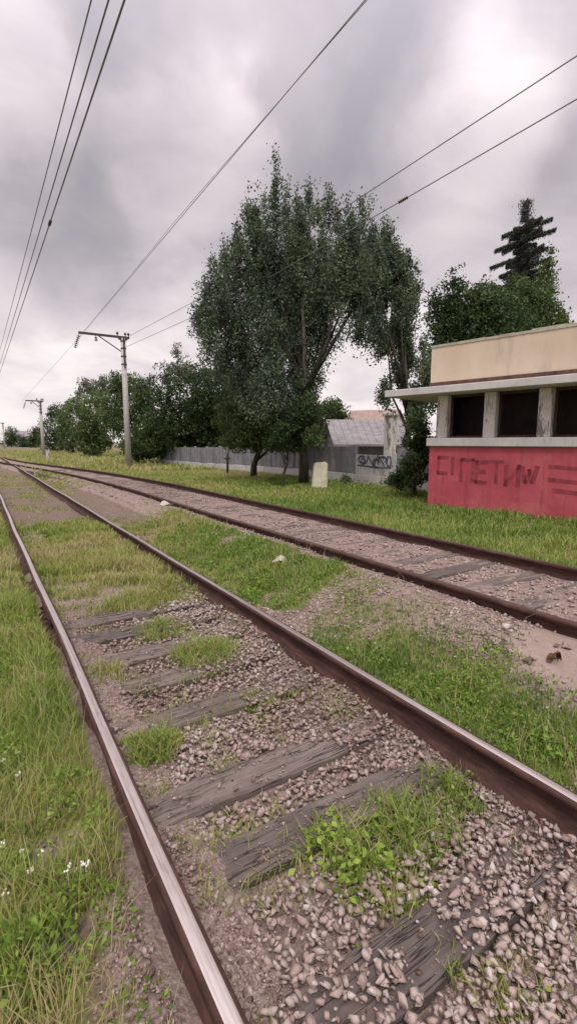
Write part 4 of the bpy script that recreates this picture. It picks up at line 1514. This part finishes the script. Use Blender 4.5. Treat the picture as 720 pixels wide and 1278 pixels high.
for k, (px, d, lab) in enumerate([(45, 150, 'small far tree just left of the second pole'), (15, 170, 'farthest small dark tree at the end of the line'), (31, 165, 'low far tree beside the tiny pale house'), (-14, 190, 'farthest tree, at the very left edge of the photo')]):
    bb = [blob(px + dx, 552 + dy, d, rx, ry) for (dx, dy, rx, ry) in ([(0, -10, 8, 11), (4, -2, 8, 9), (-4, 0, 7, 8)] if k != 2 else [(0, 2, 6, 7), (3, 4, 5, 5)])]
    base = place(px, 560, d); base[2] = 0
    tree('far_tree', lab, base, bb, 2600, .5, M['leaf_dark'], .2, limbs=3, top=5, gaps=.25)
bb = [blob(px, py, 37.5 + random.uniform(-1, 1), rx, ry) for (px, py, rx, ry) in
      [(175, 555, 22, 20), (200, 545, 24, 26), (225, 550, 24, 24), (250, 545, 26, 28), (275, 548, 26, 26), (300, 540, 26, 30), (325, 545, 26, 26), (350, 548, 24, 24), (378, 550, 18, 18), (262, 515, 30, 26), (300, 510, 26, 28)]]
base = place(288, 578, 37.5); base[2] = .08
tree('dark_thicket', 'continuous dark thicket of bushes filling the space above the grey fence', base, bb, 42000, .18, M['leaf_dark'], .10, cat='thicket', limbs=10, top=1.6, trunk_name='stem', gaps=.16)
# small trees and shrubs near the shed
bb = [blob(px, py, 27, rx, ry) for (px, py, rx, ry) in [(415, 512, 18, 14), (400, 520, 16, 14), (425, 525, 12, 10), (395, 540, 14, 14)]]
base = place(408, 588, 27); base[2] = .15
tree('garden_tree', 'small olive tree left of the pale shed roof', base, bb, 5500, .15, M['leaf_mid'], .1, limbs=4, top=2.6, gaps=.3)
for k, (px, py, d, lab) in enumerate([(462, 604, 17, 'low shrub under the sprayed fence panel'), (492, 606, 15.5, 'low shrub at the foot of the slender tree'), (430, 607, 16.5, 'low ragged weeds right of the pale block')]):
    bb = [blob(px + dx, py + dy, d, rx, ry) for (dx, dy, rx, ry) in [(0, -4, 11, 9), (8, 0, 9, 8), (-8, 1, 8, 7)]]
    base = place(px, py + 8, d); base[2] = float(ground_z(base[0], base[1]))
    tree('low_shrub', lab, base, bb, 1300, .08, M['leaf_mid' if k else 'leaf_dark'], .025, group='low shrubs along the fence', cat='shrub', limbs=3, top=.35, trunk_name='stem', gaps=.2)
# trees behind the shelter
bb = [blob(px, py, 22 + random.uniform(-1.2, 1.2), rx, ry) for (px, py, rx, ry) in [(585, 400, 40, 38), (560, 385, 14, 40), (548, 410, 16, 40), (600, 375, 22, 22), (572, 362, 7, 22), (625, 395, 36, 32), (610, 440, 60, 40), (548, 470, 24, 50), (540, 380, 7, 30)]]
base = place(585, 590, 22); base[2] = .2
tree('leaning_tree', 'bushy green tree with slanting top behind the left end of the parapet', base, bb, 32000, .14, M['leaf_dark'], .16, limbs=8, top=5.2, gaps=.26)
bb = [blob(px, py, 25 + random.uniform(-1, 1), rx, ry) for (px, py, rx, ry) in [(655, 385, 32, 30), (680, 365, 12, 26), (672, 395, 26, 26), (640, 370, 18, 22), (700, 405, 14, 12), (683, 335, 7, 22)]]
base = place(664, 590, 25); base[2] = .2
tree('olive_tree', 'olive green tree under the bare spruce top behind the parapet', base, bb, 13000, .16, M['leaf_mid'], .16, limbs=6, top=5.8, gaps=.26)


def spruce(label, px, d):
    base = place(px, 320, d)
    base[2] = .2
    root = tag(empty('spruce_tree', tuple(base), -YAW), label, 'tree', 'trees beyond the railway')
    k = d / FPX
    ztop = place(px, 247, d)[2] - .2
    b = MB()
    b.tube([(0, 0, -.3), (0, 0, ztop * .5), (.05, 0, ztop)], [.2, .12, .03], 8)
    b.build('trunk', M['bark'], root)
    P, A, S = [], [], []
    tilt = .34
    for i, (py, reach) in enumerate([(284, 34), (299, 36), (319, 37), (334, 36), (351, 38), (369, 38), (378, 30), (388, 38), (397, 32), (406, 36), (361, 24), (343, 22), (327, 18), (309, 15), (291, 12)]):
        z = place(px, py, d)[2] - .2
        bb = MB()
        for j in range(7):
            a = j * 2 * math.pi / 7 + i * .5
            if j in (0, 3):
                a = 0 if j == 0 else math.pi
            L_ = reach * k * random.uniform(.72, 1.08)
            dx, dy = math.cos(a) * L_, math.sin(a) * L_
            if j not in (0, 3):
                dx, dy = dx * .55, dy * .85
            tip = Vector((dx, dy, z + dx * tilt))
            st = Vector((0, 0, z))
            bb.tube([st, st.lerp(tip, .5) + Vector((0, 0, .02)), tip], [.045, .03, .012], 5)
            n = 900
            t = RNG.random(n) ** .8
            th = .16 * (1.1 - .6 * t) * RNG.random(n)
            ph = RNG.uniform(0, 6.28, n)
            lat = np.array([-dy, dx, 0]) / max(L_, .01)
            pts = np.array(st) + t[:, None] * (np.array(tip) - np.array(st)) + (th * np.cos(ph) * 1.3)[:, None] * lat
            pts[:, 2] += th * np.sin(ph) * .9 - .03 - .16 * RNG.random(n) ** 3
            P.append(pts)
        bb.build('branch', M['bark'], root)
    n = 1100
    zz = RNG.uniform(place(px, 280, d)[2], ztop, n)
    P.append(np.stack([RNG.normal(0, .13, n), RNG.normal(0, .13, n), zz - .1], -1))
    P = np.concatenate(P)
    co, f, t = leaves_at(P, RNG.uniform(.10, .20, len(P)), RNG.random(len(P)), .25)
    link('needles', np_mesh('needles', co, f, M['needle'], t), root)


spruce('sparse dark spruce top with slanting tiers of branches behind the shelter', 652, 27)
